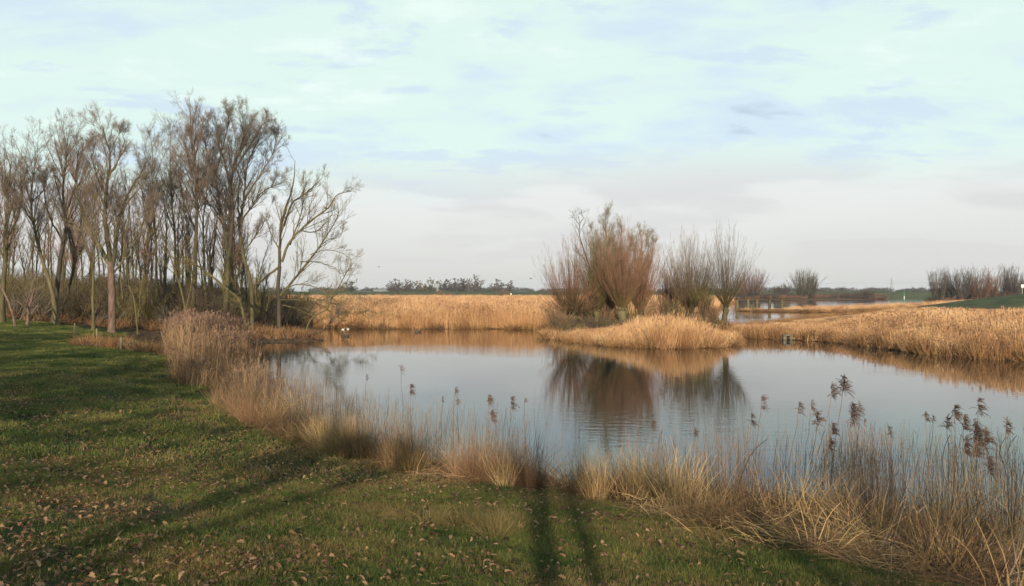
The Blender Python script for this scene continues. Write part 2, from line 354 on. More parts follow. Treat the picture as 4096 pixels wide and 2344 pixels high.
cc = mix_c(t, maprange(t, c, .35, .65, .55, 0.0), cc, (.01, .01, .008))
L(t, cc, p.inputs['Base Color'])
bp = N(t, 'ShaderNodeBump'); bp.inputs['Distance'].default_value = .05; L(t, c, bp.inputs['Height']); L(t, bp.outputs[0], p.inputs['Normal'])
me.materials.append(gm)
tag(link('ground', me), 'grassy bank and marshy shores around the pond', kind='structure')
wv = np.array([[-2990, -390, 0], [3190, -390, 0], [3190, 3590, 0], [-2990, 3590, 0]], float)
wm = mesh_np('water', wv, np.array([[0, 1, 2, 3]]), mw); tag(link('water', wm), 'calm grey pond reflecting sky and willows', kind='structure')

# ------------------------------------------------------------------ scattering of uncountable stuff
def make_proto(name, me): return bpy.data.objects.new(name, me)
def scatter(name, protos, P, ROT, SCL, IDX, label, cat):
    me = bpy.data.meshes.new(name); me.vertices.add(len(P)); me.vertices.foreach_set('co', np.ascontiguousarray(P, np.float32).ravel())
    for nm, ty, arr in (('rot', 'FLOAT_VECTOR', ROT), ('scl', 'FLOAT_VECTOR', SCL)):
        me.attributes.new(nm, ty, 'POINT').data.foreach_set('vector', np.ascontiguousarray(arr, np.float32).ravel())
    me.attributes.new('idx', 'INT', 'POINT').data.foreach_set('value', np.ascontiguousarray(IDX, np.int32))
    o = link(name, me)
    ng = bpy.data.node_groups.new(name + '_scatter', 'GeometryNodeTree')
    ng.interface.new_socket(name='Geometry', in_out='INPUT', socket_type='NodeSocketGeometry')
    ng.interface.new_socket(name='Geometry', in_out='OUTPUT', socket_type='NodeSocketGeometry')
    gi = ng.nodes.new('NodeGroupInput'); go = ng.nodes.new('NodeGroupOutput')
    jn = ng.nodes.new('GeometryNodeJoinGeometry'); ip = ng.nodes.new('GeometryNodeInstanceOnPoints')
    for pr in reversed(protos):      # a join hands its links over last first
        oi = ng.nodes.new('GeometryNodeObjectInfo'); oi.inputs['Object'].default_value = pr; oi.inputs['As Instance'].default_value = True
        ng.links.new(oi.outputs['Geometry'], jn.inputs[0])
    def na(nm, ty):
        n = ng.nodes.new('GeometryNodeInputNamedAttribute'); n.data_type = ty; n.inputs['Name'].default_value = nm; return n.outputs['Attribute']
    ng.links.new(gi.outputs[0], ip.inputs['Points']); ng.links.new(jn.outputs[0], ip.inputs['Instance'])
    ip.inputs['Pick Instance'].default_value = True
    ng.links.new(na('idx', 'INT'), ip.inputs['Instance Index'])
    er = ng.nodes.new('FunctionNodeEulerToRotation'); ng.links.new(na('rot', 'FLOAT_VECTOR'), er.inputs[0]); ng.links.new(er.outputs[0], ip.inputs['Rotation'])
    ng.links.new(na('scl', 'FLOAT_VECTOR'), ip.inputs['Scale']); ng.links.new(ip.outputs[0], go.inputs[0])
    o.modifiers.new('scatter', 'NODES').node_group = ng
    tag(o, label, cat, kind='stuff'); return o
def place(rng, x, y, smin, smax, tilt=.08, zoff=-.03, hmul=None):
    n = len(x); z = terrain(x, y) + zoff
    rot = np.stack([rng.normal(size=n) * tilt, rng.normal(size=n) * tilt, rng.uniform(0, 2 * math.pi, n)], -1)
    s = rng.uniform(smin, smax, n); sh = s if hmul is None else s * hmul
    return np.stack([x, y, z], -1), rot, np.stack([s, s, sh], -1)
def in_view(x, y, m=2.0): return (np.abs(x) < .64 * y + m)
def rand_in(rng, n, x0, x1, y0, y1): return rng.uniform(x0, x1, n), rng.uniform(y0, y1, n)

# prototypes
def reed_clump(rng, n, rad, h0, h1, w, mt, plume=0.25, lean=.12, leaves=2, pm='plume_far', pw=.05, k=4):
    """clump of reeds: stems, hanging blades and feathery plumes (the plumes get a second material)"""
    g1 = Geo(); g2 = Geo()
    a = rng.uniform(0, 2 * math.pi, n); r = rad * np.sqrt(rng.uniform(0, 1, n))
    S = np.stack([r * np.cos(a), r * np.sin(a), np.full(n, -.05)], -1)
    D = unit(np.stack([rng.normal(size=n) * lean, rng.normal(size=n) * lean, np.ones(n)], -1)); H = rng.uniform(h0, h1, n)
    P, _ = grow(rng, S, D, H, np.ones(n), k, .03, 0.0)
    t_ = np.linspace(1, .45, k)[None, :]
    g1.ribbons(P, w * t_ * rng.uniform(.7, 1.3, (n, 1)), rng)
    if leaves:
        s, d, l, _r = spawn(rng, P, np.ones((n, k)), leaves, .25, .95, .3, .8, .16, 1, up=0.1, lmin=.12)
        LP, _ = grow(rng, s, d, l, np.ones(len(s)), 3, .1, -.25)
        g1.ribbons(LP, w * .9 * np.linspace(1, .2, 3)[None, :] * np.ones((len(s), 1)), rng)
    m = rng.uniform(size=n) < plume
    if m.any():
        s, d, l, _r = spawn(rng, P[m][:, -2:], np.ones((m.sum(), 2)), 5, .8, 1.0, .15, .6, 1.0, 1, up=0.2)
        l = rng.uniform(.10, .22, len(s)) * (h1 / 2.0)
        LP, _ = grow(rng, s, d, l, np.ones(len(s)), 3, .08, -.12)
        g2.ribbons(LP, pw * np.array([[.4, 1, .2]]) * np.ones((len(s), 1)), rng)
    V = np.concatenate(g1.V + g2.V); nf = sum(len(f) for f in g1.F)
    Fq = np.concatenate(g1.F + [f + g1.n for f in g2.F])
    me = mesh_np('reed_clump', V, Fq, M[mt]); me.materials.append(M[pm])
    mi = np.zeros(len(Fq), np.int32); mi[nf:] = 1; me.polygons.foreach_set('material_index', mi)
    return make_proto('reed_clump', me)
def tuft(rng, n, rad, l0, l1, w, mt, spread=.8, droop=-.22, k=4):
    g1 = Geo(); a = rng.uniform(0, 2 * math.pi, n); r = rad * np.sqrt(rng.uniform(0, 1, n))
    S = np.stack([r * np.cos(a), r * np.sin(a), np.full(n, -.02)], -1)
    D = unit(np.stack([np.cos(a) * rng.uniform(0, spread, n) + rng.normal(size=n) * .15, np.sin(a) * rng.uniform(0, spread, n) + rng.normal(size=n) * .15, np.ones(n)], -1))
    P, _ = grow(rng, S, D, l0 + (l1 - l0) * rng.uniform(-.45, 1, n), np.ones(n), k, .12, droop)
    g1.ribbons(P, w * np.linspace(1, .25, k)[None, :] * rng.uniform(.7, 1.3, (n, 1)), rng)
    return make_proto('grass_tuft', g1.mesh('grass_tuft', M[mt]))
def straw_mat(rng, n, rad, mt):
    g1 = Geo(); a = rng.uniform(0, 2 * math.pi, n); r = rad * np.sqrt(rng.uniform(0, 1, n))
    S = np.stack([r * np.cos(a), r * np.sin(a), rng.uniform(0, .16, n)], -1)
    D = unit(np.stack([rng.normal(size=n), rng.normal(size=n), rng.uniform(-.1, .5, n)], -1))
    P, _ = grow(rng, S, D, rng.uniform(.2, .7, n), np.ones(n), 4, .12, -.1)
    g1.ribbons(P, .007 * np.linspace(1, .5, 4)[None, :] * rng.uniform(.6, 1.4, (n, 1)), rng)
    return make_proto('straw', g1.mesh('straw', M[mt]))
def bramble(rng, n, rad, h, mt, m2=8, wm=1.0):
    g1 = Geo(); a = rng.uniform(0, 2 * math.pi, n); r = rad * np.sqrt(rng.uniform(0, 1, n))
    S = np.stack([r * np.cos(a), r * np.sin(a), np.full(n, -.05)], -1)
    D = unit(np.stack([rng.normal(size=n) * .4, rng.normal(size=n) * .4, np.ones(n)], -1))
    P, Rr = grow(rng, S, D, rng.uniform(.5, 1, n) * h, np.full(n, .02), 6, .14, .03)
    g1.ribbons(P, Rr * 2 * wm, rng)
    s, d, l, r_ = spawn(rng, P, Rr, m2, .15, 1, .4, 1.0, .38, .6, up=.25)
    P2, R2 = grow(rng, s, d, l, r_, 4, .15, .04); g1.ribbons(P2, R2 * 2 * wm, rng)
    s, d, l, r_ = spawn(rng, P2, R2, 5, .2, 1, .4, 1.0, .5, .7, up=.15)
    P3, R3 = grow(rng, s, d, l, np.maximum(r_, .006), 3, .15, .02); g1.ribbons(P3, R3 * 2 * wm, rng)
    return make_proto('undergrowth', g1.mesh('undergrowth', M[mt]))
rng = np.random.default_rng(11)

# --- far reed beds
reedA = [reed_clump(rng, 125, .75, 0.85, 2.15, .017, 'reed', .05, .11, 1) for _ in range(4)]
def reed_bed(name, label, protos, x, y, keep, smin, smax, tilt=.06, hm=None, edge=None):
    k = keep(x, y); x, y = x[k], y[k]
    hmul = hm(x, y) if hm is not None else None
    P, ro, s = place(rng, x, y, smin, smax, tilt, -.05, hmul)
    return scatter(name, protos, P, ro, s, rng.integers(0, len(protos), len(x)), label, 'reeds')
wavy = lambda x, y: 1 + .10 * wav(x, y, 4.0, .3) + .14 * wav(x, y, 1.3, 2.0) + rng.normal(size=len(x)) * .08
def kf(x, y):
    s = sdist(x, y, W_FAR); return (s > .2) & in_view(x, y, 6) & (y < 560) & ~((y > 375) & (x > 80) & (x < .45 * y)) & ((x < .28 * y + 16) | (y > 290))
x1, y1 = rand_in(rng, 5200, -40, 45, 74, 92); x2, y2 = rand_in(rng, 9000, -70, 60, 92, 180); x3, y3 = rand_in(rng, 9000, -140, 200, 180, 420)
reed_bed('reed_bed', 'wide golden reed bed along the far shore of the pond', reedA, np.r_[x1, x2, x3], np.r_[y1, y2, y3], kf, .85, 1.05, .06, lambda x, y: wavy(x, y) * np.interp(y, [74, 80, 400], [.9, 1.0, 1.0]))
def kr(x, y):
    s = sdist(x, y, W_RIGHT); z = terrain(x, y); strip = (y > 136)
    return (s > .15) & in_view(x, y, 8) & ((z < 1.15) | (x < 50)) & ~((x < 34) & (y > 66) & (y < 90) & (s < 3))
x1, y1 = rand_in(rng, 9000, 15, 70, 36, 75); x2, y2 = rand_in(rng, 7000, 20, 130, 75, 140); x3, y3 = rand_in(rng, 7000, 40, 230, 138, 330)
reed_bed('reed_bed', 'orange reed bed on the right-hand shore under the green dyke', reedA, np.r_[x1, x2, x3], np.r_[y1, y2, y3], kr, .85, 1.1, .07,
         lambda x, y: wavy(x, y) * np.interp(y, [36, 60, 70, 80, 100, 134, 137, 170, 240], [.88, .76, .50, .20, .14, .14, .40, .40, .6]) * np.interp(x - np.clip(y - 60, 0, 60) * .45, [16, 19, 23.3, 24.5, 27.5], [.5, .5, .38, .55, 1.0]))
# --- island reeds (low and soft), taller on the front
reedI = [reed_clump(rng, 110, .6, 0.7, 1.75, .015, 'reed', .03, .17, 1) for _ in range(3)]
def ki(x, y):
    s = sdist(x, y, W_ISLE); return (s > .1) & ((y < 63) | (s < 1.2)) & (y < 76)
x1, y1 = rand_in(rng, 2600, 1, 22, 47, 77)
reed_bed('island_reeds', 'soft golden reeds skirting the willow island', reedI, x1, y1, ki, .7, 1.2, .2,
         lambda x, y: (1 + .3 * wav(x, y, .9, 2)) * np.interp(x, [2, 4, 6, 8, 9, 12.0, 13.2, 20], [.5, .30, .42, .62, 1.08, 1.0, .45, .35]) * np.interp(y, [48, 56, 60, 66], [1, .8, .5, .4]))
# fringe of shorter, browner reeds on the right shore
fr = [reed_clump(rng, 60, .45, .5, 1.3, .022, 'reed_low', 0, .3, 2) for _ in range(2)]
x1, y1 = rand_in(rng, 2600, 16, 45, 28, 62); k = (sdist(x1, y1, W_RIGHT) < .9 + .5 * wav(x1, y1, 1.5)) & (sdist(x1, y1, W_RIGHT) > -.35); x1, y1 = x1[k], y1[k]
P, ro, s = place(rng, x1, y1, .7, 1.1, .25, -.05)
scatter('shore_fringe', fr, P, ro, s, rng.integers(0, 2, len(x1)), 'short brown reeds fringing the right-hand shore', 'reeds')
# short brown sedge at water edges everywhere far
sedge = [tuft(rng, 60, .35, .35, .8, .02, 'reed_low', 1.0, -.2) for _ in range(3)]
xs_, ys_ = [], []
for poly in (W_FAR[1:14], W_ISLE + W_ISLE[:1], W_RIGHT[:9], W_RIGHT[20:]):
    P_ = np.array(poly, float)
    for a_, b_ in zip(P_[:-1], P_[1:]):
        n = int(np.hypot(*(b_ - a_)) * 7); tt = rng.uniform(0, 1, (n, 1)); q = a_ + tt * (b_ - a_) + rng.normal(size=(n, 2)) * .35; xs_.append(q[:, 0]); ys_.append(q[:, 1])
x1, y1 = np.concatenate(xs_), np.concatenate(ys_); z1 = terrain(x1, y1); k = (z1 > -.05) & in_view(x1, y1)
P, ro, s = place(rng, x1[k], y1[k], .7, 1.3, .25)
scatter('sedge', sedge, P, ro, s, rng.integers(0, 3, k.sum()), 'brown sedge tufts hanging over the water line of the far shores', 'sedge')

# ------------------------------------------------------------------ trees
def finish_tree(name, label, cat, group, base, parts, rz=0.0):
    root = empty(name, base, rz); tag(root, label, cat, group)
    for pn, g_, mt, sm in parts:
        if g_.n:
            o_p = link(pn, g_.mesh(pn, mt, sm), root)
            if pn != 'trunk': o_p['kind'] = 'stuff'
    return root
def twig_levels(rng, g_tube, g_twig, P, Rr, dens=1.0, m1=12, m2=9, m3=6, l1=.34, l2=.5, l3=.55, up=.22, t0=.22, w3=.012, ang=(.35, .8), lev=3):
    s, d, l, r = spawn(rng, P, Rr, max(2, int(m1 * dens)), t0, 1.0, ang[0], ang[1], l1, .55, up=up, lmin=.6)
    P1, R1 = grow(rng, s, d, l, np.clip(r, .010, .034), 7, .075, .05, .25); g_tube.tubes(P1, R1, 4)
    s, d, l, r = spawn(rng, P1, R1, m2, .12, 1.0, .3, .85, l2, .6, up=up * .6, lmin=.35)
    P2, R2 = grow(rng, s, d, l, np.clip(r, w3 * .5, .009), 4, .09, .05, .4); g_twig.ribbons(P2, R2 * 2, rng)
    s, d, l, r = spawn(rng, P2, R2, m3, .15, 1.0, .3, .85, l3, .7, up=up * .5, lmin=.22)
    P3, R3 = grow(rng, s, d, l, np.full(len(s), w3 * .32), 3, .1, .05, .6); g_twig.ribbons(P3, R3 * 2, rng)
    if lev > 3:
        s, d, l, r = spawn(rng, P3, R3, 4, .15, 1.0, .3, .8, .7, .8, up=up * .4, lmin=.18)
        P4, R4 = grow(rng, s, d, l, np.full(len(s), w3 * .26), 3, .1, .04, .6); g_twig.ribbons(P4, R4 * 2, rng)

def hero_tree(name, label, cat, d, limbs, bark='bark', twig='twig', limb_bark=None, seed=1, dens=1.0, depth=.35, w3=.014, root_at=None, lev=4, m3=6, up=.20, l1=.40, z_base=None, group=None, ang=(.35, .8)):
    """limbs: (list of (px, py) along the limb, base radius m, tip radius m, twiggy 0..1[, depth drift]); first limb is the trunk"""
    rng = np.random.default_rng(seed)
    bx = (limbs[0][0][0][0] - 512) / F * d; by = d; bz = tz(bx, by) if z_base is None else z_base
    root = empty(name, (bx, by, bz)); tag(root, label, cat, group)
    crown = Geo(); crown_t = Geo()
    for i, lb in enumerate(limbs):
        pts, r0, r1, tw = lb[:4]; drift = lb[4] if len(lb) > 4 else rng.uniform(-depth, depth) * (i > 0) * 8
        n = len(pts); start = lb[5] if len(lb) > 5 else 0.0
        q = []
        for j, (px, py) in enumerate(pts):
            py = py + (max(0.0, (235 - py)) * .10 if name != 'island_tree' else max(0.0, 285 - py) * .15)
            dd = d + start + drift * (j / max(n - 1, 1)) ** 1.2
            q.append(((px - 512) / F * dd - bx, dd - by, hz(py, dd) - bz))
        if i == 0: q[0] = (q[0][0], q[0][1], min(q[0][2], 0) - .15)
        ln = sum(np.linalg.norm(np.subtract(q[j + 1], q[j])) for j in range(n - 1))
        P, Rr = smooth_path(q, (r0 * .85, r1 * .85), 18, rng, .02 if i else .012)
        if i == 0: Rr[0] *= 1.5; Rr[1] *= 1.12
        g_ = Geo(); g_.tubes(P[None], Rr[None], 8 if r0 > .1 else 6)
        link('trunk' if i == 0 else 'limb', g_.mesh('trunk' if i == 0 else 'limb', M[bark if i == 0 else (limb_bark or bark)], True), root)
        if tw > 0:
            m1 = int(np.clip(ln * 2.6 * tw * dens, 4, 60))
            twig_levels(rng, crown, crown_t, P[None], Rr[None], 1, m1=m1, m2=9, m3=m3, l1=l1 * (9 / max(ln, 4)) ** .3, w3=w3, t0=(.42 if i == 0 else .18), lev=lev, up=up, ang=ang)
    if crown.n: tag(link('branches', crown.mesh('branches', M[limb_bark or bark], True), root), kind='stuff')
    if crown_t.n: tag(link('crown', crown_t.mesh('crown', M[twig]), root), kind='stuff')
    return root

# ---- left clump, traced limb by limb
hero_tree('tree', 'bare tree cut off by the left edge of the photo with one straight trunk', 'tree', 49,
          [([(2, 320), (3, 290), (6, 245), (7, 205), (10, 168), (12, 152)], .20, .03, 1), ([(5, 262), (-8, 235), (-20, 205), (-24, 180)], .09, .015, 1), ([(6, 240), (17, 218), (22, 190), (20, 165)], .07, .012, 1)], 'bark', 'twig', seed=21)
hero_tree('slanting_tree', 'pale slanting dead trunk at the edge of the wood, leftmost', 'tree', 47,
          [([(16, 318), (10, 306), (2, 288), (-6, 272)], .09, .05, .2)], 'bark_pink', 'twig', seed=22, m3=2, lev=3)
hero_tree('tree', 'bare tree whose leaning trunk bends upright halfway, second from the left', 'tree', 52,
          [([(57, 318), (52, 292), (40, 252), (34, 225), (31, 200), (33, 170), (38, 146)], .17, .02, 1), ([(34, 222), (20, 200), (14, 178), (17, 160)], .07, .012, 1), ([(33, 198), (45, 182), (48, 162)], .05, .01, 1), ([(45, 268), (38, 232), (38, 205)], .05, .02, .3)], 'bark', 'twig_grey', seed=23)
hero_tree('tree', 'dark forked tree with two trunks just left of the thick pinkish trunk', 'tree', 53,
          [([(54, 320), (56, 300), (60, 262), (66, 225), (63, 190), (66, 155), (71, 130)], .21, .02, 1), ([(64, 215), (74, 185), (77, 155), (79, 135)], .1, .012, 1), ([(62, 240), (50, 215), (44, 185), (46, 165)], .08, .012, 1), ([(66, 222), (76, 205), (82, 190)], .06, .012, .8)], 'bark_dark', 'twig', seed=24)
hero_tree('tree', 'dark slim trunk slanting to the right behind the forked tree', 'tree', 56,
          [([(58, 322), (68, 292), (75, 260), (80, 225), (86, 190)], .14, .02, 1), ([(72, 270), (82, 248), (88, 225)], .05, .01, .8)], 'bark_dark', 'twig', seed=25)
hero_tree('tree', 'largest tree of the left group with a thick pinkish trunk forking low', 'tree', 51,
          [([(112, 322), (112, 300), (111, 275), (111, 262)], .27, .22, 0), ([(111, 266), (98, 245), (86, 222), (80, 198), (74, 170), (70, 148)], .17, .015, 1, 1.5), ([(111, 264), (107, 235), (105, 210), (107, 178), (110, 150), (103, 115)], .19, .015, 1.2, -1),
           ([(108, 172), (117, 155), (124, 132), (122, 118)], .08, .01, 1.1, 1, -1), ([(112, 268), (117, 235), (120, 215), (128, 190), (140, 168), (148, 150)], .15, .012, 1.2, 2), ([(112, 275), (122, 262), (134, 240), (146, 215), (152, 196)], .09, .01, 1, 2.5),
           ([(105, 215), (96, 195), (88, 178), (84, 165)], .07, .01, 1, 1, -.5), ([(120, 272), (123, 300), (118, 278)], .05, .02, 0), ([(107, 195), (98, 172), (92, 150), (95, 132)], .07, .01, 1.1, 1, -1)], 'bark_pink', 'twig', 'bark', seed=26, dens=1.1)
hero_tree('tree', 'slim straight olive-brown trunk directly left of the thick pinkish trunk', 'tree', 50,
          [([(93, 321), (93, 290), (94, 255), (92, 225), (96, 190)], .11, .02, .7), ([(93, 262), (85, 245), (80, 225)], .04, .01, .6)], 'bark_green', 'twig', seed=27)
hero_tree('tree', 'thin bare tree with two crossing stems right of the thick pinkish trunk', 'tree', 52,
          [([(138, 320), (134, 300), (127, 282), (120, 268)], .07, .03, .6), ([(138, 318), (140, 298), (144, 280)], .06, .015, .7)], 'bark_green', 'twig_olive', seed=28, m3=4)
hero_tree('tree', 'slender bare tree rising to a narrow top in the gap of the wood', 'tree', 60,
          [([(156, 320), (157, 290), (156, 250), (154, 215), (152, 175), (153, 135)], .13, .012, 1), ([(157, 250), (148, 225), (143, 195), (141, 160)], .07, .01, 1), ([(156, 230), (165, 205), (168, 180)], .05, .01, 1)], 'bark_green', 'twig_grey', seed=29)
hero_tree('tree', 'narrow upright bare tree with feathery pale tip left of the tall pair', 'tree', 61,
          [([(172, 320), (174, 285), (175, 240), (171, 190), (170, 150), (171, 130)], .13, .01, 1), ([(175, 250), (183, 225), (184, 195)], .05, .01, 1), ([(173, 230), (165, 205), (160, 180)], .05, .01, 1)], 'bark_green', 'twig_olive', seed=30)
hero_tree('tree', 'tall dark straight tree beside the broad crown, reddish twigs halfway up', 'tree', 58,
          [([(190, 321), (194, 290), (196, 240), (197, 200), (195, 165), (192, 130), (190, 108)], .22, .02, 1.2), ([(196, 230), (186, 205), (180, 175), (181, 145)], .08, .01, 1.1), ([(196, 200), (204, 178), (208, 150)], .07, .01, 1), ([(195, 180), (188, 150), (184, 122)], .06, .01, 1.1), ([(196, 215), (206, 195), (214, 170)], .06, .01, 1)], 'bark_dark', 'twig', seed=31)
hero_tree('tree', 'pale mossy stem standing in front of the tall dark straight tree', 'tree', 55,
          [([(188, 321), (184, 302), (178, 280), (168, 250)], .10, .04, .5), ([(186, 310), (192, 280), (190, 262)], .06, .03, .4)], 'bark_green', 'twig_olive', seed=32, m3=4)
hero_tree('tree', 'tallest tree of the wood with a broad many-stemmed crown above the bank', 'tree', 60,
          [([(224, 322), (226, 300), (228, 275), (227, 250), (222, 215), (217, 180), (215, 155)], .26, .05, 1), ([(227, 262), (231, 240), (232, 212), (231, 180), (236, 150), (243, 128), (240, 105)], .21, .012, 1.3, -1.5),
           ([(217, 182), (210, 155), (204, 128), (203, 108)], .09, .01, 1.3, 1.5), ([(216, 165), (222, 140), (228, 115), (229, 102)], .09, .01, 1.3, -1), ([(228, 200), (215, 183), (202, 170), (190, 160)], .08, .01, 1, 2),
           ([(231, 190), (226, 160), (218, 130), (215, 112)], .09, .01, 1.3, 2, -1), ([(233, 165), (244, 145), (256, 125), (262, 112)], .08, .01, 1.3, 1, -1.2), ([(221, 215), (206, 195), (196, 178)], .07, .01, 1, -2)], 'bark', 'twig_grey', 'bark_dark', seed=33, dens=1.25)
hero_tree('tree', 'tall tree leaning right with a broken orange-pale stem high up', 'tree', 61,
          [([(252, 323), (252, 300), (250, 280), (244, 258), (240, 232), (238, 215)], .19, .14, 0), ([(240, 232), (242, 212), (245, 185), (247, 160), (256, 135), (268, 120)], .13, .01, 1.3, 1.5), ([(240, 222), (252, 203), (262, 188), (275, 180), (286, 176)], .09, .01, 1.1, -2),
           ([(244, 195), (258, 172), (270, 150), (278, 128)], .09, .01, 1.3, 1), ([(239, 216), (238, 195), (240, 172)], .09, .07, 0, 0), ([(243, 180), (236, 155), (246, 128), (250, 110)], .07, .01, 1.2, 1), ([(246, 250), (262, 225), (270, 205)], .06, .01, .8)], 'bark', 'twig_grey', 'bark', seed=34, dens=1.2)
hero_tree('leaning_tree', 'long mossy trunk leaning diagonally left across the wood', 'tree', 57,
          [([(248, 310), (240, 302), (228, 290), (214, 278), (196, 265), (178, 254)], .14, .05, .5), ([(222, 285), (226, 298), (232, 305)], .05, .02, .2)], 'bark_green', 'twig_olive', seed=35, m3=4)
hero_tree('pond_tree', 'sprawling bare tree at the tip of the bank leaning out over the pond', 'tree', 62,
          [([(279, 333), (279, 318), (279, 302), (278, 285), (280, 266)], .22, .15, .0), ([(279, 270), (280, 240), (283, 215), (291, 188), (294, 168), (295, 152)], .15, .02, .5, 1), ([(282, 262), (288, 245), (300, 230), (314, 217), (328, 205), (338, 190), (350, 187)], .13, .012, .8, -2.5),
           ([(280, 296), (292, 282), (306, 265), (320, 246), (330, 230), (338, 212), (337, 198)], .13, .012, .8, 1.5), ([(284, 225), (292, 200), (304, 190), (318, 176), (322, 172)], .11, .012, .9, -1), ([(281, 252), (272, 236), (268, 222), (262, 212)], .07, .012, .5, 1),
           ([(281, 300), (296, 300), (312, 302), (326, 308), (336, 318)], .06, .01, .6, -2), ([(278, 268), (268, 275), (258, 285), (255, 296)], .11, .07, .2, 1), ([(290, 245), (300, 215), (303, 195), (304, 165)], .08, .01, .8, 2), ([(320, 246), (328, 240), (340, 236), (343, 230)], .05, .01, .7, -1, 1.5),
           ([(300, 230), (312, 232), (322, 226), (332, 212), (330, 205)], .06, .01, .8, -2), ([(284, 290), (298, 284), (318, 288), (334, 300), (344, 306)], .05, .01, .8, -2), ([(282, 305), (300, 310), (316, 318), (328, 326)], .045, .01, .8, -1), ([(300, 262), (318, 262), (334, 268), (346, 278)], .045, .01, .8, 1), ([(310, 255), (326, 250), (344, 254), (352, 262)], .04, .01, .8, 2), ([(290, 300), (310, 298), (334, 304), (356, 316), (366, 322)], .045, .01, .8, 0)], 'bark_dark', 'twig_olive', 'bark', seed=36, dens=.95, lev=3, m3=7, w3=.018)
hero_tree('slanting_tree', 'thin tree slanting out over the water beyond the sprawling tree', 'tree', 60,
          [([(304, 341), (307, 328), (314, 316), (326, 310), (332, 298), (338, 288), (348, 270), (352, 262)], .09, .015, .8), ([(336, 292), (346, 282), (356, 268)], .035, .01, .8), ([(344, 276), (340, 264), (343, 250)], .03, .01, 1)], 'bark_green', 'twig_pale', seed=37, dens=.7, lev=3, m3=5)
hero_tree('fallen_log', 'dark log lying half in the water off the end of the bank', 'log', 58,
          [([(303, 337), (312, 334.5), (322, 331), (331, 326)], .13, .06, .0), ([(324, 330), (330, 322), (334, 316)], .04, .015, .3)], 'bark_dark', 'twig_grey', seed=38, z_base=.05)
hero_tree('tree_stump', 'broken orange-brown stump at the foot of the wood on the left', 'stump', 49,
          [([(27, 318), (29, 308), (32, 298), (35, 288)], .13, .05, .3), ([(28, 312), (22, 304), (14, 300)], .05, .015, .3)], 'bark_pink', 'twig', seed=39, m3=2, lev=3)

# ---- second rank of slender trees in the wood
def slender(name, label, cat, group, x, y, h, seed, bark, twig, spread=.25, r=.09, nb=9, w3=.018, m2=7, m3=5, lev=3, lean=.05, multi=1):
    rng = np.random.default_rng(seed); z = tz(x, y)
    T = Geo(); B = Geo(); C = Geo(); n = multi
    D = unit(np.stack([rng.normal(size=n) * (lean + .12 * (n > 1)), rng.normal(size=n) * (lean + .12 * (n > 1)), np.ones(n)], -1))
    S = np.zeros((n, 3)); S[:, 2] = -.15
    P, Rr = grow(rng, S, D, np.full(n, h) * rng.uniform(.8, 1, n), np.full(n, r), 10, .045, .03, .12); T.tubes(P, Rr, 6)
    twig_levels(rng, B, C, P, Rr, 1, m1=nb, m2=m2, m3=m3, l1=spread, w3=w3, t0=.28, up=.45, lev=lev)
    return finish_tree(name, label, cat, group, (x, y, z), [('trunk', T, M[bark], True), ('branches', B, M[bark], True), ('crown', C, M[twig], False)])
def copy_tree(src, x, y, rz, s, label=None, group=None, sz=None):
    r = src.copy(); COL.objects.link(r); r.location = (x, y, tz(x, y)); r.rotation_euler = (0, 0, rz); r.scale = (s, s, sz or s)
    if label: r['label'] = label
    if group: r['group'] = group
    for ch in src.children:
        c_ = ch.copy(); COL.objects.link(c_); c_.parent = r
    return r
GW = 'slender trees deep in the wood on the left'
LW = 'slender bare tree packed among its neighbours behind the front trunks of the wood'
prot = [slender('woodland_tree', LW, 'tree', GW, -34.0, 62, 12.0, 50, 'bark', 'twig', .30, .12, 16, .02),
        slender('woodland_tree', LW, 'tree', GW, -26.5, 66, 11.5, 51, 'bark_green', 'twig', .28, .10, 16, .02),
        slender('woodland_tree', LW, 'tree', GW, -41.0, 64, 11.0, 52, 'bark', 'twig_red', .30, .11, 16, .02, multi=2),
        slender('woodland_tree', LW, 'tree', GW, -22.5, 68, 8.5, 53, 'bark_green', 'twig_olive', .34, .09, 14, .02, multi=3)]
rr = random.Random(5)
spots = [(14, 70, .72), (26, 62, .8), (44, 66, .9), (60, 72, .95), (82, 62, .95), (88, 72, 1.05), (100, 66, .85), (120, 62, .95), (128, 74, 1.1), (136, 60, .8), (147, 68, 1.05), (150, 58, .75), (162, 70, 1.1), (166, 60, .85),
         (180, 72, 1.1), (186, 64, .95), (203, 66, .95), (208, 74, 1.05), (214, 68, .8), (236, 70, .9), (240, 76, .85), (256, 72, .75), (263, 68, .62), (272, 74, .6), (292, 76, .5), (302, 80, .45), (72, 60, .7), (110, 76, 1.1), (4, 60, .65), (-12, 58, .7), (34, 78, .9), (196, 60, .7), (142, 80, 1.1)]
spots += [(rr.uniform(-20, 245), rr.uniform(60, 84), rr.uniform(.8, 1.15)) for _ in range(34)]
for i, (px, d, s) in enumerate(spots):
    copy_tree(prot[i % 3 if px < 250 else 3], (px - 512) / F * d, d, rr.uniform(0, 6.28), s, sz=s)
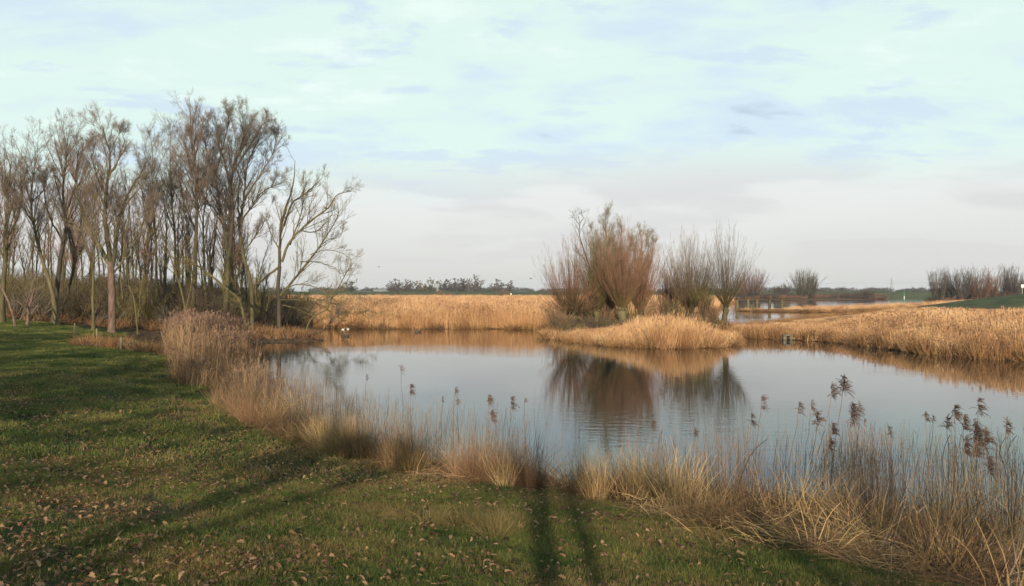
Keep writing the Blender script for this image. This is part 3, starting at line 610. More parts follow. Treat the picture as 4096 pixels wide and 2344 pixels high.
# undergrowth
under = [bramble(rng, 26, 1.3, 3.6, 'hawthorn'), bramble(rng, 26, 1.3, 3.2, 'twig_red'), bramble(rng, 26, 1.3, 3.4, 'twig_olive'), bramble(rng, 26, 1.3, 3.0, 'twig_grey')]
x1, y1 = rand_in(rng, 1500, -60, -14, 50, 90); sn_ = sdist(x1, y1, W_NEAR)
k = (y1 > wood_line(x1) + 1.5) & (sn_ > 2.5) & (np.abs(x1) < .68 * y1 + 4) & ((x1 < -22) | (y1 > 68))
x1, y1 = x1[k], y1[k]; P, ro, s = place(rng, x1, y1, .7, 1.25, .1, -.1, np.interp(x1, [-40, -24, -16], [1.0, .95, .6]))
scatter('undergrowth', under, P, ro, s, np.array([0, 0, 2, 2, 2, 3])[rng.integers(0, 6, len(x1))], 'tangled brown undergrowth filling the foot of the wood', 'undergrowth')
# russet bracken, leaf litter and dry grass at the foot of the wood
brk = [tuft(rng, 70, .45, .3, .8, .03, 'straw_red', 1.1, -.2), tuft(rng, 70, .45, .35, .9, .025, 'reed_low', .8, -.15)]
x1, y1 = rand_in(rng, 2600, -55, -12, 46, 72); sn_ = sdist(x1, y1, W_NEAR)
k = (y1 > wood_line(x1) - .3 + .4 * wav(x1, y1, 1.2)) & (y1 < wood_line(x1) + 9) & (sn_ > .2); x1, y1 = x1[k], y1[k]
P, ro, s = place(rng, x1, y1, .6, 1.2, .2)
scatter('bracken', brk, P, ro, s, rng.integers(0, 2, len(x1)), 'russet bracken and dead grass in a band under the wood', 'bracken')

# willow scrub beyond the sprawling tree
def shrub(name, label, cat, group, x, y, h, rad, seed, twig, n=34, bark='bark', m2=7, m3=5, w=.018, spread=.5, up=.05, z=None):
    rng = np.random.default_rng(seed); T = Geo(); C = Geo()
    a = rng.uniform(0, 2 * math.pi, n); r = rad * .35 * np.sqrt(rng.uniform(0, 1, n))
    S = np.stack([r * np.cos(a), r * np.sin(a), np.full(n, -.1)], -1)
    e = rng.uniform(0, spread, n)
    D = unit(np.stack([np.cos(a) * e, np.sin(a) * e, np.ones(n)], -1))
    P, Rr = grow(rng, S, D, rng.uniform(.6, 1, n) * h, np.full(n, w * 1.6), 8, .07, up, .3); T.tubes(P, Rr, 4)
    s, d, l, r_ = spawn(rng, P, Rr, m2, .2, 1, .25, .7, .34, .6, up=.3); P2, R2 = grow(rng, s, d, l, r_, 4, .12, .05); C.ribbons(P2, R2 * 2, rng)
    s, d, l, r_ = spawn(rng, P2, R2, m3, .2, 1, .3, .8, .5, .7, up=.2); P3, R3 = grow(rng, s, d, l, np.maximum(r_, w * .3), 3, .12, .03); C.ribbons(P3, R3 * 2, rng)
    return finish_tree(name, label, cat, group, (x, y, tz(x, y) if z is None else z), [('stems', T, M[bark], True), ('crown', C, M[twig], False)])
for i, (px, d, h, rad, tw, lab) in enumerate([
        (318, 84, 2.6, 3.0, 'twig_olive', 'olive willow bush behind the sprawling tree, nearest its trunk'),
        (338, 81, 2.3, 2.6, 'twig_olive', 'low olive bush at the left end of the far reed bed'),
        (360, 80, 2.0, 2.6, 'twig_olive', 'olive bush at the waterline where the golden reeds begin'),
        (376, 79, 1.5, 2.0, 'twig_pale', 'smallest greenish bush on the waterline before the far reeds'),
        (300, 88, 3.4, 3.0, 'twig_red', 'reddish bush in the shade behind the sprawling tree'),
        (352, 112, 3.4, 3.6, 'far_twig_green', 'grey-green bush rising over the reeds beyond the thin slanting tree')]):
    shrub('willow_bush', lab, 'bush', 'willow bushes at the left end of the far shore', (px - 512) / F * d, d, h, rad, 70 + i, tw, 40, spread=.9)

# ------------------------------------------------------------------ pollard willows on the island
def pollard(label, px, d, base_py, head_py, lean_px, shoots, seed, r=.28, twig='twig_red', L0=4.5, spread=.55, bark='bark_green', group='pollard willows on the island', low=0, m2=4, w=.020, name='pollard_willow', up=.075, cap=None):
    rng = np.random.default_rng(seed); x = (px - 512) / F * d; z0 = tz(x, d); hx = lean_px / F * d; hh = max(hz(head_py, d) - z0, .5)
    root = empty(name, (x, d, z0)); tag(root, label, 'willow', group)
    P, Rr = smooth_path([(0, 0, -.15), (hx * .4 + .05, 0, hh * .5), (hx, 0, hh)], (r, r * 1.1), 10, rng, .02)
    Rr[0] *= 1.35; Rr[-2:] *= 1.25; Rr[-1] *= .5
    T = Geo(); T.tubes(P[None], Rr[None], 10); link('trunk', T.mesh('trunk', M['bark'], True), root)
    shoots = int(shoots * 1.5); Hd = Geo(); k_ = 26; u = rng.normal(size=(k_, 3)); u[:, 2] = np.abs(u[:, 2]) * .6; u = unit(u)
    Sk = np.array([hx, 0, hh]) + u * r * .3; Pk, Rk = grow(rng, Sk, u, np.full(k_, r * .9), np.full(k_, r * .45), 4, .1, .1, .5); Hd.tubes(Pk, Rk, 6); link('head', Hd.mesh('head', M['bark'], True), root)
    n = shoots; a = rng.uniform(0, 2 * math.pi, n); e = rng.uniform(0, 1, n) ** .8 * spread * 2.1
    D = unit(np.stack([np.cos(a) * e, np.sin(a) * e, np.ones(n)], -1)); S = np.array([hx, 0, hh]) + D * r * .5 * np.array([1.4, 1.4, .7])
    if low:
        m = rng.uniform(size=n) < low; D[m] = unit(D[m] * np.array([1.8, 1.8, .35]) + np.array([0, 0, .05]))
    L0 *= 1.1; Ls = L0 * rng.uniform(.42, 1.03, n) * (1 - .25 * e / (spread * 1.7))
    if low: Ls[m] *= .6
    P1, R1 = grow(rng, S, D, Ls, rng.uniform(.6, 1.3, n) * w * .52, 9, .042, up, .3)
    B = Geo(); B.tubes(P1, R1, 4); tag(link('shoots', B.mesh('shoots', M['shoot'], True), root), kind='stuff')
    s, dd, l, r_ = spawn(rng, P1, R1, m2, .25, .95, .12, .4, .30, .6, up=.35); P2, R2 = grow(rng, s, dd, l, r_, 4, .06, .05)
    C = Geo(); C.ribbons(P2, np.maximum(R2 * 2, .009), rng)
    s, dd, l, r_ = spawn(rng, P2, R2, 2, .2, .9, .15, .45, .6, .8, up=.2); P3, R3 = grow(rng, s, dd, l, r_, 3, .06, .04); C.ribbons(P3, np.maximum(R3 * 2, .008), rng)
    tag(link('crown', C.mesh('crown', M[twig]), root), kind='stuff')
    return root
pollard('broad leftmost pollard willow at the left tip of the island', 572, 66, 328, 316, 0, 340, 101, .36, 'twig_red', 6.6, .62, low=.3)
hero_tree('leaning_willow', 'short mossy stem leaning right out of the leftmost willow foot', 'willow', 66.5, [([(586, 328), (582, 321), (577, 315)], .13, .1, .1)], 'bark_green', 'twig_red', seed=102, m3=2, lev=3)
pollard('second willow from the left with long green shoots on a slim dark trunk', 595, 67, 327, 311, 2, 230, 103, .22, 'twig_olive', 7.2, .40, m2=5)
hero_tree('dead_willow', 'tall thin dark stem forking above the gap between the two left willows', 'willow', 69,
          [([(600, 322), (598, 300), (594, 282), (588, 262), (582, 245), (579, 232), (580, 222), (578, 214)], .12, .02, .25), ([(580, 224), (576, 219), (574, 215)], .03, .01, .1), ([(580, 222), (583, 216), (581, 210)], .03, .01, .1), ([(588, 262), (582, 257), (577, 252)], .03, .01, .3),
           ([(597, 290), (600, 262), (596, 255), (586, 242), (583, 230)], .05, .012, .4)], 'bark_dark', 'twig_grey', seed=104, m3=2, lev=3, dens=.5)
pollard('stout central willow with a thick knobbly trunk rising from the reeds', 622, 65, 329, 310, 0, 340, 105, .32, 'twig_red', 6.8, .48, m2=5)
hero_tree('island_tree', 'tallest tree on the island with a pale airy dome behind the willows', 'tree', 71,
          [([(609, 324), (609, 300), (608, 270), (607, 240), (606, 222), (605, 208)], .13, .01, 1.2), ([(609, 296), (602, 270), (595, 245), (592, 222)], .06, .008, 1.2), ([(609, 286), (615, 262), (620, 238), (622, 217)], .06, .008, 1.3), ([(608, 268), (598, 248), (597, 226)], .04, .008, 1.2),
           ([(609, 280), (622, 258), (630, 240), (632, 224)], .05, .008, 1.3), ([(608, 262), (613, 240), (614, 222)], .04, .008, 1.3)], 'bark', 'twig_pale', seed=106, dens=1.0, lev=4, l1=.34, w3=.009, ang=(.3, .65), up=.3)
hero_tree('island_tree', 'pale feathery tree right of the tallest one on the island', 'tree', 72,
          [([(643, 323), (643, 295), (642, 265), (642, 240), (641, 228)], .10, .01, 1.2), ([(643, 290), (650, 262), (653, 240), (654, 232)], .05, .008, 1.2), ([(643, 280), (636, 255), (633, 236)], .05, .008, 1.2), ([(643, 272), (648, 248), (648, 230)], .04, .008, 1.2)], 'bark_green', 'twig_pale', seed=107, dens=1.0, lev=4, l1=.34, w3=.009, ang=(.3, .65), up=.3)
slender('island_tree', 'slim pale tree whose tips show above the orange shoots', 'tree', None, (596 - 512) / F * 72, 72, 8.8, 108, 'bark', 'twig_olive', .30, .08, 20, .016, m2=8, m3=5, multi=2)
pollard('willow with orange-brown shoots right of the stout central one', 641, 68, 327, 312, -1, 260, 109, .2, 'twig_red', 6.6, .42, m2=5)
pollard('reddish willow clump squeezed between the tallest tree and the central willow', 608, 70, 325, 314, 0, 260, 110, .2, 'twig_red', 7.4, .42, m2=5)
shrub('willow_shrub', 'dark reddish many-stemmed shrub in the gap of the island', 'shrub', None, (669 - 512) / F * 70, 70, 6.2, 1.8, 111, 'twig_red', 90, 'hawthorn', 8, 3, .016, .34, z=.4)
pollard('wide dark pollard willow with a low round head near the island right side', 690, 67, 322, 311, 0, 380, 112, .32, 'twig', 6.4, .62, low=.1)
pollard('low pollard willow partly hidden by reeds under the wide dark one', 704, 64, 326, 317, 0, 120, 113, .24, 'twig_olive', 3.4, .40)
pollard('upright vase-shaped pollard willow standing alone at the right end of the island', 722, 63.5, 332, 307, 4, 170, 114, .20, 'twig_grey', 6.2, .50)
pollard('knee-high stub of willow with reddish shoots left of the vase-shaped one', 714, 64, 330, 322, 0, 60, 115, .12, 'twig_red', 1.9, .5)
pollard('small leaning willow stub beside the vase-shaped pollard', 706, 66, 328, 321, 2, 40, 116, .10, 'twig_olive', 1.6, .5)
for i, (px, d, h, tw, lab) in enumerate([(560, 64.5, 2.6, 'twig_red', 'low spray of orange shoots leaning left off the island tip'), (585, 69, 3.2, 'twig_olive', 'olive basal shoots between the two left willows'), (603, 68, 3.4, 'twig_red', 'bushy basal shoots left of the stout central willow'),
        (632, 68, 3.6, 'twig_olive', 'bushy basal shoots right of the stout central willow'), (656, 67, 3.0, 'twig_red', 'reddish low bush in the gap of the willow row'), (678, 66, 3.0, 'twig_olive', 'dark low bush left of the wide pollard willow'), (700, 63, 2.6, 'twig_red', 'low reddish bush at the back of the island reeds')]):
    shrub('willow_shrub', lab, 'shrub', 'low willow bushes under the island willows', (px - 512) / F * d, d, h, 1.5, 260 + i, tw, 70, 'bark', 6, 3, .014, .8, up=.06)
# dark thicket at the feet of the willows
brI = [bramble(rng, 20, .8, 1.5, 'hawthorn', 6), bramble(rng, 20, .8, 1.5, 'twig_olive', 6)]
x1, y1 = rand_in(rng, 260, 4, 18, 62, 73); P, ro, s = place(rng, x1, y1, .6, 1.1, .15)
scatter('undergrowth', brI, P, ro, s, rng.integers(0, 2, len(x1)), 'dark thicket tangled around the feet of the island willows', 'undergrowth')

# ------------------------------------------------------------------ cut pollard stumps in the second pond
for i, (px, d, w_, h, lab) in enumerate([
        (737, 168, 1.5, 3.0, 'cropped pollard stump, leftmost of the row seen past the vase-shaped willow'),
        (748, 170, 1.4, 3.0, 'cropped pollard stump with a wide mop, second of the row'),
        (751.5, 160, .5, 1.6, 'short mossy post between the cropped pollards'),
        (757, 172, 1.6, 3.1, 'cropped pollard stump with a broad flat mop, middle of the row'),
        (769.5, 175, 1.5, 3.2, 'single cropped pollard stump with a bushy brown top'),
        (782, 180, 1.7, 3.0, 'cropped pollard stump, last of the row towards the open water')]):
    rg = np.random.default_rng(130 + i); x = (px - 512) / F * d; z0 = max(tz(x, d), -.1)
    post = h < 2
    root = empty('mossy_post' if post else 'pollard_stump', (x, d, z0)); tag(root, lab, 'post' if post else 'pollard', None if post else 'cropped pollards in the far pond')
    T = Geo(); rr0 = .30
    T.tubes(np.array([[(0, 0, -.6), (.05, 0, h * .3), (0, 0, h * .62), (.03, 0, h * .72)]]), np.array([[rr0 * 1.2, rr0, rr0 * .95, rr0 * 1.2]]), 8, True)
    link('trunk', T.mesh('trunk', M['bark_green' if post else 'bark'], True), root)
    if not post:
        n = 90; u = rg.normal(size=(n, 3)); u[:, 2] = np.abs(u[:, 2]) * .9 + .15; u = unit(u)
        P1, R1 = grow(rg, np.array([0, 0, h * .68]) + u * .3, u, rg.uniform(.3, 1.0, n) * w_ * .42, np.full(n, .045), 4, .15, .06, .6)
        C = Geo(); C.tubes(P1, R1, 4); link('crown', C.mesh('crown', M['mop'], False), root)

# ------------------------------------------------------------------ trees and bushes beyond
GB = 'trees on the far bank of the second pond'
for i, (px, d, h, rad, tw, lab, sprd) in enumerate([
        (753, 420, 17, 8.5, 'far_twig_red', 'dense round-topped brown tree right behind the row of cropped pollards', .7),
        (738, 415, 11.0, 8.0, 'far_twig_red', 'lower brown thicket left of the round-topped brown tree', .8),
        (784, 440, 8.5, 3.0, 'far_twig', 'small airy tree between the two big far bank trees', .6),
        (777, 440, 7.0, 2.0, 'far_twig', 'thin sapling left of the small airy tree', .3),
        (803, 436, 17, 6.5, 'far_twig_green', 'tall fan-shaped willow standing by itself on the far bank', .55),
        (812, 438, 13, 3.0, 'far_twig', 'narrow tree leaning against the fan-shaped willow', .35),
        (865, 440, 5.6, 9.0, 'hawthorn', 'dark dome-shaped bush on the far bank left of the pylon', 1.2)]):
    shrub('far_bank_tree', lab, 'bush' if i == 6 else 'tree', GB if i < 6 else None, (px - 512) / F * d, d, h, rad, 150 + i, tw, 110, 'bark_dark', 9, 6, .06, sprd, z=.3)
hedge = [bramble(rng, 110, 3.2, 3.0, 'hawthorn', 10, 2.2), bramble(rng, 110, 3.2, 2.7, 'far_twig_red', 10, 2.2)]
x1 = np.linspace(735, 880, 160) + rng.normal(size=160); d1 = rng.uniform(414, 470, 160) + 20 * (x1 > 800); xx = (x1 - 512) / F * d1
P, ro, s = place(rng, xx, d1, .7, 1.1, .1); P[:, 2] = .2
scatter('bank_scrub', hedge, P, ro, s * np.array([1.5, 1.5, 1]), rng.integers(0, 2, 160), 'low brown scrub lining the far bank of the second pond', 'scrub')
# right-hand grove
GR = 'bare trees of the grove on the horizon at the right edge'
for i, (px, d, h, rad, tw, lab, sp_) in enumerate([
        (938, 260, 11.5, 3.2, 'far_twig', 'first bare tree of the right-hand grove, next to the open horizon', .4),
        (949, 262, 10.5, 2.6, 'far_twig', 'slightly lower tree, second in the right-hand grove', .35),
        (961, 258, 12.2, 3.4, 'far_twig', 'tallest round-headed tree of the right-hand grove', .45),
        (972, 262, 12.0, 3.0, 'far_twig', 'tree just right of the tallest round-headed one in the grove', .42),
        (980, 256, 8.5, 3.2, 'far_twig_red', 'reddish low tree in the middle of the right-hand grove', .6),
        (991, 258, 11.8, 3.0, 'far_twig_red', 'tall tree with red-brown twigs in the right-hand grove', .45),
        (1006, 262, 12.4, 2.8, 'far_twig', 'slender tree after the gap in the right-hand grove', .35),
        (1015, 260, 11.0, 2.6, 'far_twig', 'forked tree near the right edge of the photo', .4),
        (1026, 262, 10.0, 2.6, 'far_twig', 'last tree of the right-hand grove, cut by the photo edge', .4)]):
    shrub('grove_tree', lab, 'tree', GR, (px - 512) / F * d, d, h * .95, rad, 170 + i, tw, 48, 'bark_dark', 11, 8, .045, sp_, z=.6)
x1 = rng.uniform(935, 1040, 60); d1 = rng.uniform(255, 275, 60); xx = (x1 - 512) / F * d1
P, ro, s = place(rng, xx, d1, .8, 1.2, .1)
scatter('grove_scrub', hedge, P, ro, s, rng.integers(0, 2, 60), 'brown scrub under the trees of the right-hand grove', 'scrub')

# horizon trees behind the dyke
GH = 'trees on the horizon behind the dyke'
hp = []
def crownball(seed, tw, h, wd):
    rng = np.random.default_rng(seed); T = Geo(); C = Geo(); n = 7
    S = np.zeros((n, 3)); S[:, 2] = -.3
    D = unit(np.stack([rng.normal(size=n) * .25, rng.normal(size=n) * .25, np.ones(n)], -1))
    P, Rr = grow(rng, S, D, rng.uniform(.7, 1, n) * h, np.full(n, .22), 7, .08, .05); T.tubes(P, Rr, 5); P = P * np.array([1, 1, 1.3])
    s, d, l, r_ = spawn(rng, P, Rr, 12, .2, 1, .4, 1.1, wd, .6, up=.25); P2, R2 = grow(rng, s, d, l, r_, 4, .15, .04); C.ribbons(P2, R2 * 2 + .05, rng)
    s, d, l, r_ = spawn(rng, P2, R2, 9, .2, 1, .4, 1.1, .5, .7, up=.15); P3, R3 = grow(rng, s, d, l, r_, 3, .15, .03); C.ribbons(P3, R3 * 0 + .30, rng)
    return T, C
for i, (tw, wd) in enumerate([('far_twig', .38), ('far_twig', .32), ('far_twig_green', .3), ('far_twig_red', .35)]):
    T, C = crownball(190 + i, tw, 12, wd); r_ = finish_tree('horizon_tree', 'x', 'tree', GH, (0, 0, 0), [('trunk', T, M['bark_dark'], False), ('crown', C, M[tw], False)]); hp.append(r_)
hl = [(345, 640, .85, 2, 'pale green tree behind the reeds, nearest the wood on the left'), (352, 660, .95, 2, 'pale green tree with a rounded top over the left end of the dyke'), (366, 700, .55, 0, 'small grey tree left of the grey-roofed shed'), (372, 705, .5, 1, 'low grey sapling by the grey-roofed shed'),
      (391, 640, .8, 0, 'left tree of the dark dense clump on the dyke'), (397, 640, .95, 1, 'second tree of the dark dense clump on the dyke'), (403, 640, .9, 0, 'middle tree of the dark dense clump on the dyke'), (409, 640, .85, 1, 'right tree of the dark dense clump on the dyke'),
      (418, 650, .85, 2, 'pale green tree right of the dark dense clump'), (424, 660, .85, 3, 'reddish tree between two pale green ones'), (430, 650, 1.0, 2, 'tallest pale green tree on the dyke'),
      (442, 660, .95, 1, 'first tree of the long dark row, beside the power mast'), (448, 660, .9, 0, 'second tree of the long dark row'), (454, 660, 1.0, 1, 'third tree of the long dark row'), (460, 660, .95, 0, 'fourth tree of the long dark row'), (466, 660, 1.0, 1, 'fifth tree of the long dark row'), (472, 655, 1.15, 0, 'tallest round-headed tree ending the long dark row'), (478, 665, .7, 1, 'small tree trailing the long dark row'),
      (494, 650, .7, 0, 'left tree of the grey clump before the blue building'), (500, 650, .95, 1, 'tallest tree of the grey clump before the blue building'), (507, 650, .85, 0, 'right tree of the grey clump before the blue building'), (516, 720, .6, 1, 'faint tree behind the blue building')]
used = [False] * 4
for px, d, s, kx, lab in hl:
    x = (px - 512) / F * d; rz_ = rr.uniform(0, 6.28)
    if not used[kx]:
        o = hp[kx]; used[kx] = True; o['label'] = lab; o.location = (x, d, max(tz(x, d), .5)); o.rotation_euler = (0, 0, rz_); o.scale = (s * 1.5, s * 1.5, s)
    else:
        o = copy_tree(hp[kx], x, d, rz_, s * 1.5, lab, sz=s)
# small bushes on the near side of the dyke
for i, (px, w_, h, tw, lab) in enumerate([(394, 7, 4.5, 'hawthorn', 'dark bush on the near foot of the dyke under the dense clump'), (405, 8, 4.0, 'far_twig_green', 'greenish bush on the near foot of the dyke'), (440, 7, 5.0, 'far_twig_red', 'red-brown bush at the foot of the dyke beneath the power mast'),
                                   (450, 5, 3.6, 'far_twig_red', 'smaller red-brown bush at the foot of the dyke'), (503, 9, 5.0, 'far_twig_red', 'broad red-brown bush at the foot of the dyke before the grey clump'), (378, 7, 3.4, 'far_twig_red', 'low russet bush at the foot of the dyke near the white sign')]):
    d = 430; shrub('dyke_bush', lab, 'bush', 'bushes at the foot of the dyke', (px - 512) / F * d, d, h, w_ * .6, 210 + i, tw, 60, 'bark', 8, 4, .06, 1.0, z=.4)
# faint woods right at the horizon
fw = [make_proto('far_wood', crownball(230 + i, 'far_twig', 10, .45)[1].mesh('far_wood', M['far_twig'])) for i in range(2)]
x1 = rng.uniform(-900, 1500, 900); y1 = rng.uniform(1050, 1300, 900); P, ro, s = place(rng, x1, y1, .7, 1.5, .0); P[:, 2] = .3
scatter('far_wood', fw, P, ro, s * np.array([1.6, 1.6, .62]), rng.integers(0, 2, 900), 'faint grey line of woods along the horizon', 'woods')

# ------------------------------------------------------------------ buildings, masts, signs
def building(name, label, px0, px1, d, py_top, wall, roof, eave=.62, cat='building', nwin=5):
    x0, x1 = (px0 - 512) / F * d, (px1 - 512) / F * d; zt = hz(py_top, d); zb = tz((x0 + x1) / 2, d); cx_ = (x0 + x1) / 2; wx = (x1 - x0) / 2; dp = 9; he = (zt - zb) * eave
    root = empty(name, (cx_, d, zb)); tag(root, label, cat)
    g_ = Geo(); g_.box((0, 0, he / 2 - .3), (wx, dp / 2, he / 2 + .3)); link('wall', g_.mesh('wall', M[wall]), root)
    ht = zt - zb; v = np.array([(-wx - .4, -dp / 2 - .5, he), (wx + .4, -dp / 2 - .5, he), (wx + .4, 0, ht), (-wx - .4, 0, ht), (-wx - .4, dp / 2 + .5, he), (wx + .4, dp / 2 + .5, he)])
    g_ = Geo(); g_.add(v, np.array([[0, 1, 2, 3], [3, 2, 5, 4], [0, 3, 4, 4], [1, 5, 2, 2]][:2] + [[0, 4, 5, 1]])); link('roof', g_.mesh('roof', M[roof]), root)
    for i in range(nwin):
        g_ = Geo(); g_.box((-wx + (i + .5) * 2 * wx / nwin, -dp / 2 - .03, he * .55), (wx / nwin * .45, .05, he * .2)); link('window', g_.mesh('window', M['glass']), root)
building('blue_building', 'long low building with a blue roof behind the dyke', 515.5, 528, 640, 291.2, 'blue', 'blue', .5)
building('white_building', 'small white building peeking over the dyke right of the blue one', 528.8, 535, 660, 291.8, 'white', 'white', .8, nwin=3)
building('grey_shed', 'grey-roofed farm shed behind the dyke left of the dark clump', 374, 388, 660, 288.6, 'wall', 'roof', .45)
building('grey_bridge_house', 'low grey building with a flat roof nearest the pale green trees', 352, 371, 680, 291.0, 'wall', 'roof', .7)
def sign_board(label, px, d, py0, py1, wpx, post=True, mt='white', name='sign_board'):
    x = (px - 512) / F * d; z1_, z0_ = hz(py0, d), hz(py1, d); zb = tz(x, d); hw = wpx / F * d / 2
    root = empty(name, (x, d, zb)); tag(root, label, 'sign')
    g_ = Geo(); g_.box((0, 0, (z0_ + z1_) / 2 - zb), (hw, .04, (z1_ - z0_) / 2)); link('panel', g_.mesh('panel', M[mt]), root)
    g_ = Geo(); g_.tubes(np.array([[(0, .08, -.3), (0, .08, z1_ - zb)]]), np.array([[.07, .07]]), 6); link('post', g_.mesh('post', M['steel']), root)
sign_board('small white square sign at the back edge of the far reeds on the left', 363, 300, 296.0, 298.6, 2.0)
sign_board('small white sign on the dyke right of the grey clump', 511, 420, 293.4, 295.0, 1.4)
sign_board('white sign at the right edge of the photo under the grove', 1022.5, 200, 284.5, 288, 2.6)
def mast(label, px, d, py_top, hw, arms, name='power_pylon'):
    x = (px - 512) / F * d; zb = .3; h = hz(py_top, d) - zb; root = empty(name, (x, d, zb)); tag(root, label, 'pylon')
    legs = []
    for sx_, sy_ in ((-1, -1), (1, -1), (1, 1), (-1, 1)):
        g_ = Geo(); g_.tubes(np.array([[(sx_ * hw, sy_ * hw, -.5), (sx_ * hw * .35, sy_ * hw * .35, h * .6), (0, 0, h)]]), np.array([[.28, .22, .16]]), 4); link('leg', g_.mesh('leg', M['steel']), root)
    g_ = Geo(); nb = 10
    for i in range(nb):
        t0, t1 = i / nb, (i + 1) / nb; w0 = hw * max(1 - t0 * 1.08, .05); w1 = hw * max(1 - t1 * 1.08, .05)
        for a_, b_ in (((-1, -1), (1, -1)), ((1, -1), (1, 1)), ((1, 1), (-1, 1)), ((-1, 1), (-1, -1))):
            g_.tubes(np.array([[(a_[0] * w0, a_[1] * w0, t0 * h), (b_[0] * w1, b_[1] * w1, t1 * h)]]), np.array([[.1, .1]]), 3)
    link('lattice', g_.mesh('lattice', M['steel']), root)
    for zf_, aw in arms:
        g_ = Geo(); g_.tubes(np.array([[(-aw, 0, zf_ * h), (0, 0, zf_ * h + .8), (aw, 0, zf_ * h)]]), np.array([[.15, .3, .15]]), 4); link('crossarm', g_.mesh('crossarm', M['steel']), root)
    return x, d, h + zb
mast('lattice power pylon on the horizon left of the right-hand grove', 891.5, 1300, 277.0, 3.2, [(.62, 9), (.80, 6)])
mast('small power mast rising beside the long dark row of horizon trees', 437.5, 800, 282.0, 1.0, [(.88, 4), (.95, 2.5)], 'power_mast')
g_ = Geo()
for off in (-9, 0, 9):
    xa = (891.5 - 512) / F * 1300; pts = [((xa - 260 + 260 * t_, 1300 - 80 + 80 * t_ + off * .4, 17.5 + 3.4 * t_ ** 2)) for t_ in np.linspace(0, 1, 9)]; pts2 = [((xa + 260 * t_, 1300 + 60 * t_ + off * .4, 20.9 - 4.2 * (t_ - t_ * t_ * .5))) for t_ in np.linspace(0, 1, 9)]
    for q in (pts, pts2): g_.tubes(np.array([q]), np.full((1, 9), .09), 3)
tag(link('power_lines', g_.mesh('power_lines', M['steel'])), 'thin sagging power lines on both sides of the lattice pylon', 'cable')
# channel mark
x = (904.2 - 512) / F * 560; root = empty('channel_marker', (x, 560, 0)); tag(root, 'slim green pole with a white foot in the distant water', 'marker')
g_ = Geo(); g_.tubes(np.array([[(0, 0, -.5), (0, 0, hz(290.5, 560))]]), np.array([[.14, .12]]), 6, True); link('pole', g_.mesh('pole', M['green_paint']), root)
g_ = Geo(); g_.box((0, 0, .5), (.22, .22, .6)); link('foot', g_.mesh('foot', M['white']), root)
# culvert
x, y = at(788, 340); y -= 0; x -= 0
cz = .0; root = empty('culvert', (x, y + .1, 0)); tag(root, 'square concrete culvert mouth in the reedy shore right of the island', 'culvert')
g_ = Geo(); hw, hh = .24, .17
for c_, h_ in (((-hw, 0, .12), (.10, .2, hh)), ((hw, 0, .12), (.10, .2, hh)), ((0, 0, .12 + hh + .05), (hw + .10, .2, .06)), ((0, .02, -.25), (hw - .1, .18, .12))): g_.box(c_, h_)
link('headwall', g_.mesh('headwall', M['concrete']), root)
g_ = Geo(); a_ = np.linspace(0, 2 * math.pi, 14, endpoint=False)
g_.tubes(np.array([[(0, -.12, .14), (0, .15, .14), (0, .9, .14)]]), np.array([[.17, .16, .01]]), 12); link('pipe', g_.mesh('pipe', M['painted_void'], True), root)
# stakes on the lawn
for i, (px, pt, pb, lean, lab) in enumerate([(74, 317.5, 330.5, .05, 'thin upright stake on the lawn, leftmost of the three'), (97, 325.5, 338, -.03, 'middle stake on the lawn, standing free on the grass'), (121, 331, 343.5, .02, 'thickest stake, beside the pale grass tuft on the lawn')]):
    d = 44 - i * 4; x = (px - 512) / F * d; zb = tz(x, d); h = (pb - pt) / F * d * 1.0
    root = empty('stake', (x, d, zb)); tag(root, lab, 'post', 'stakes on the far lawn')
    g_ = Geo(); g_.tubes(np.array([[(0, 0, -.2), (lean * h * .5, 0, h * .5), (lean * h, 0, h)]]), np.array([[.04 + .025 * (i == 2)] * 3]), 6, True); link('pole', g_.mesh('pole', M['post'], True), root)
    g_ = Geo(); g_.tubes(np.array([[(lean * h, 0, h - .005), (lean * h, 0, h + .03)]]), np.array([[.045 + .025 * (i == 2), .03]]), 6, True); link('cap', g_.mesh('cap', M['post'], True), root)

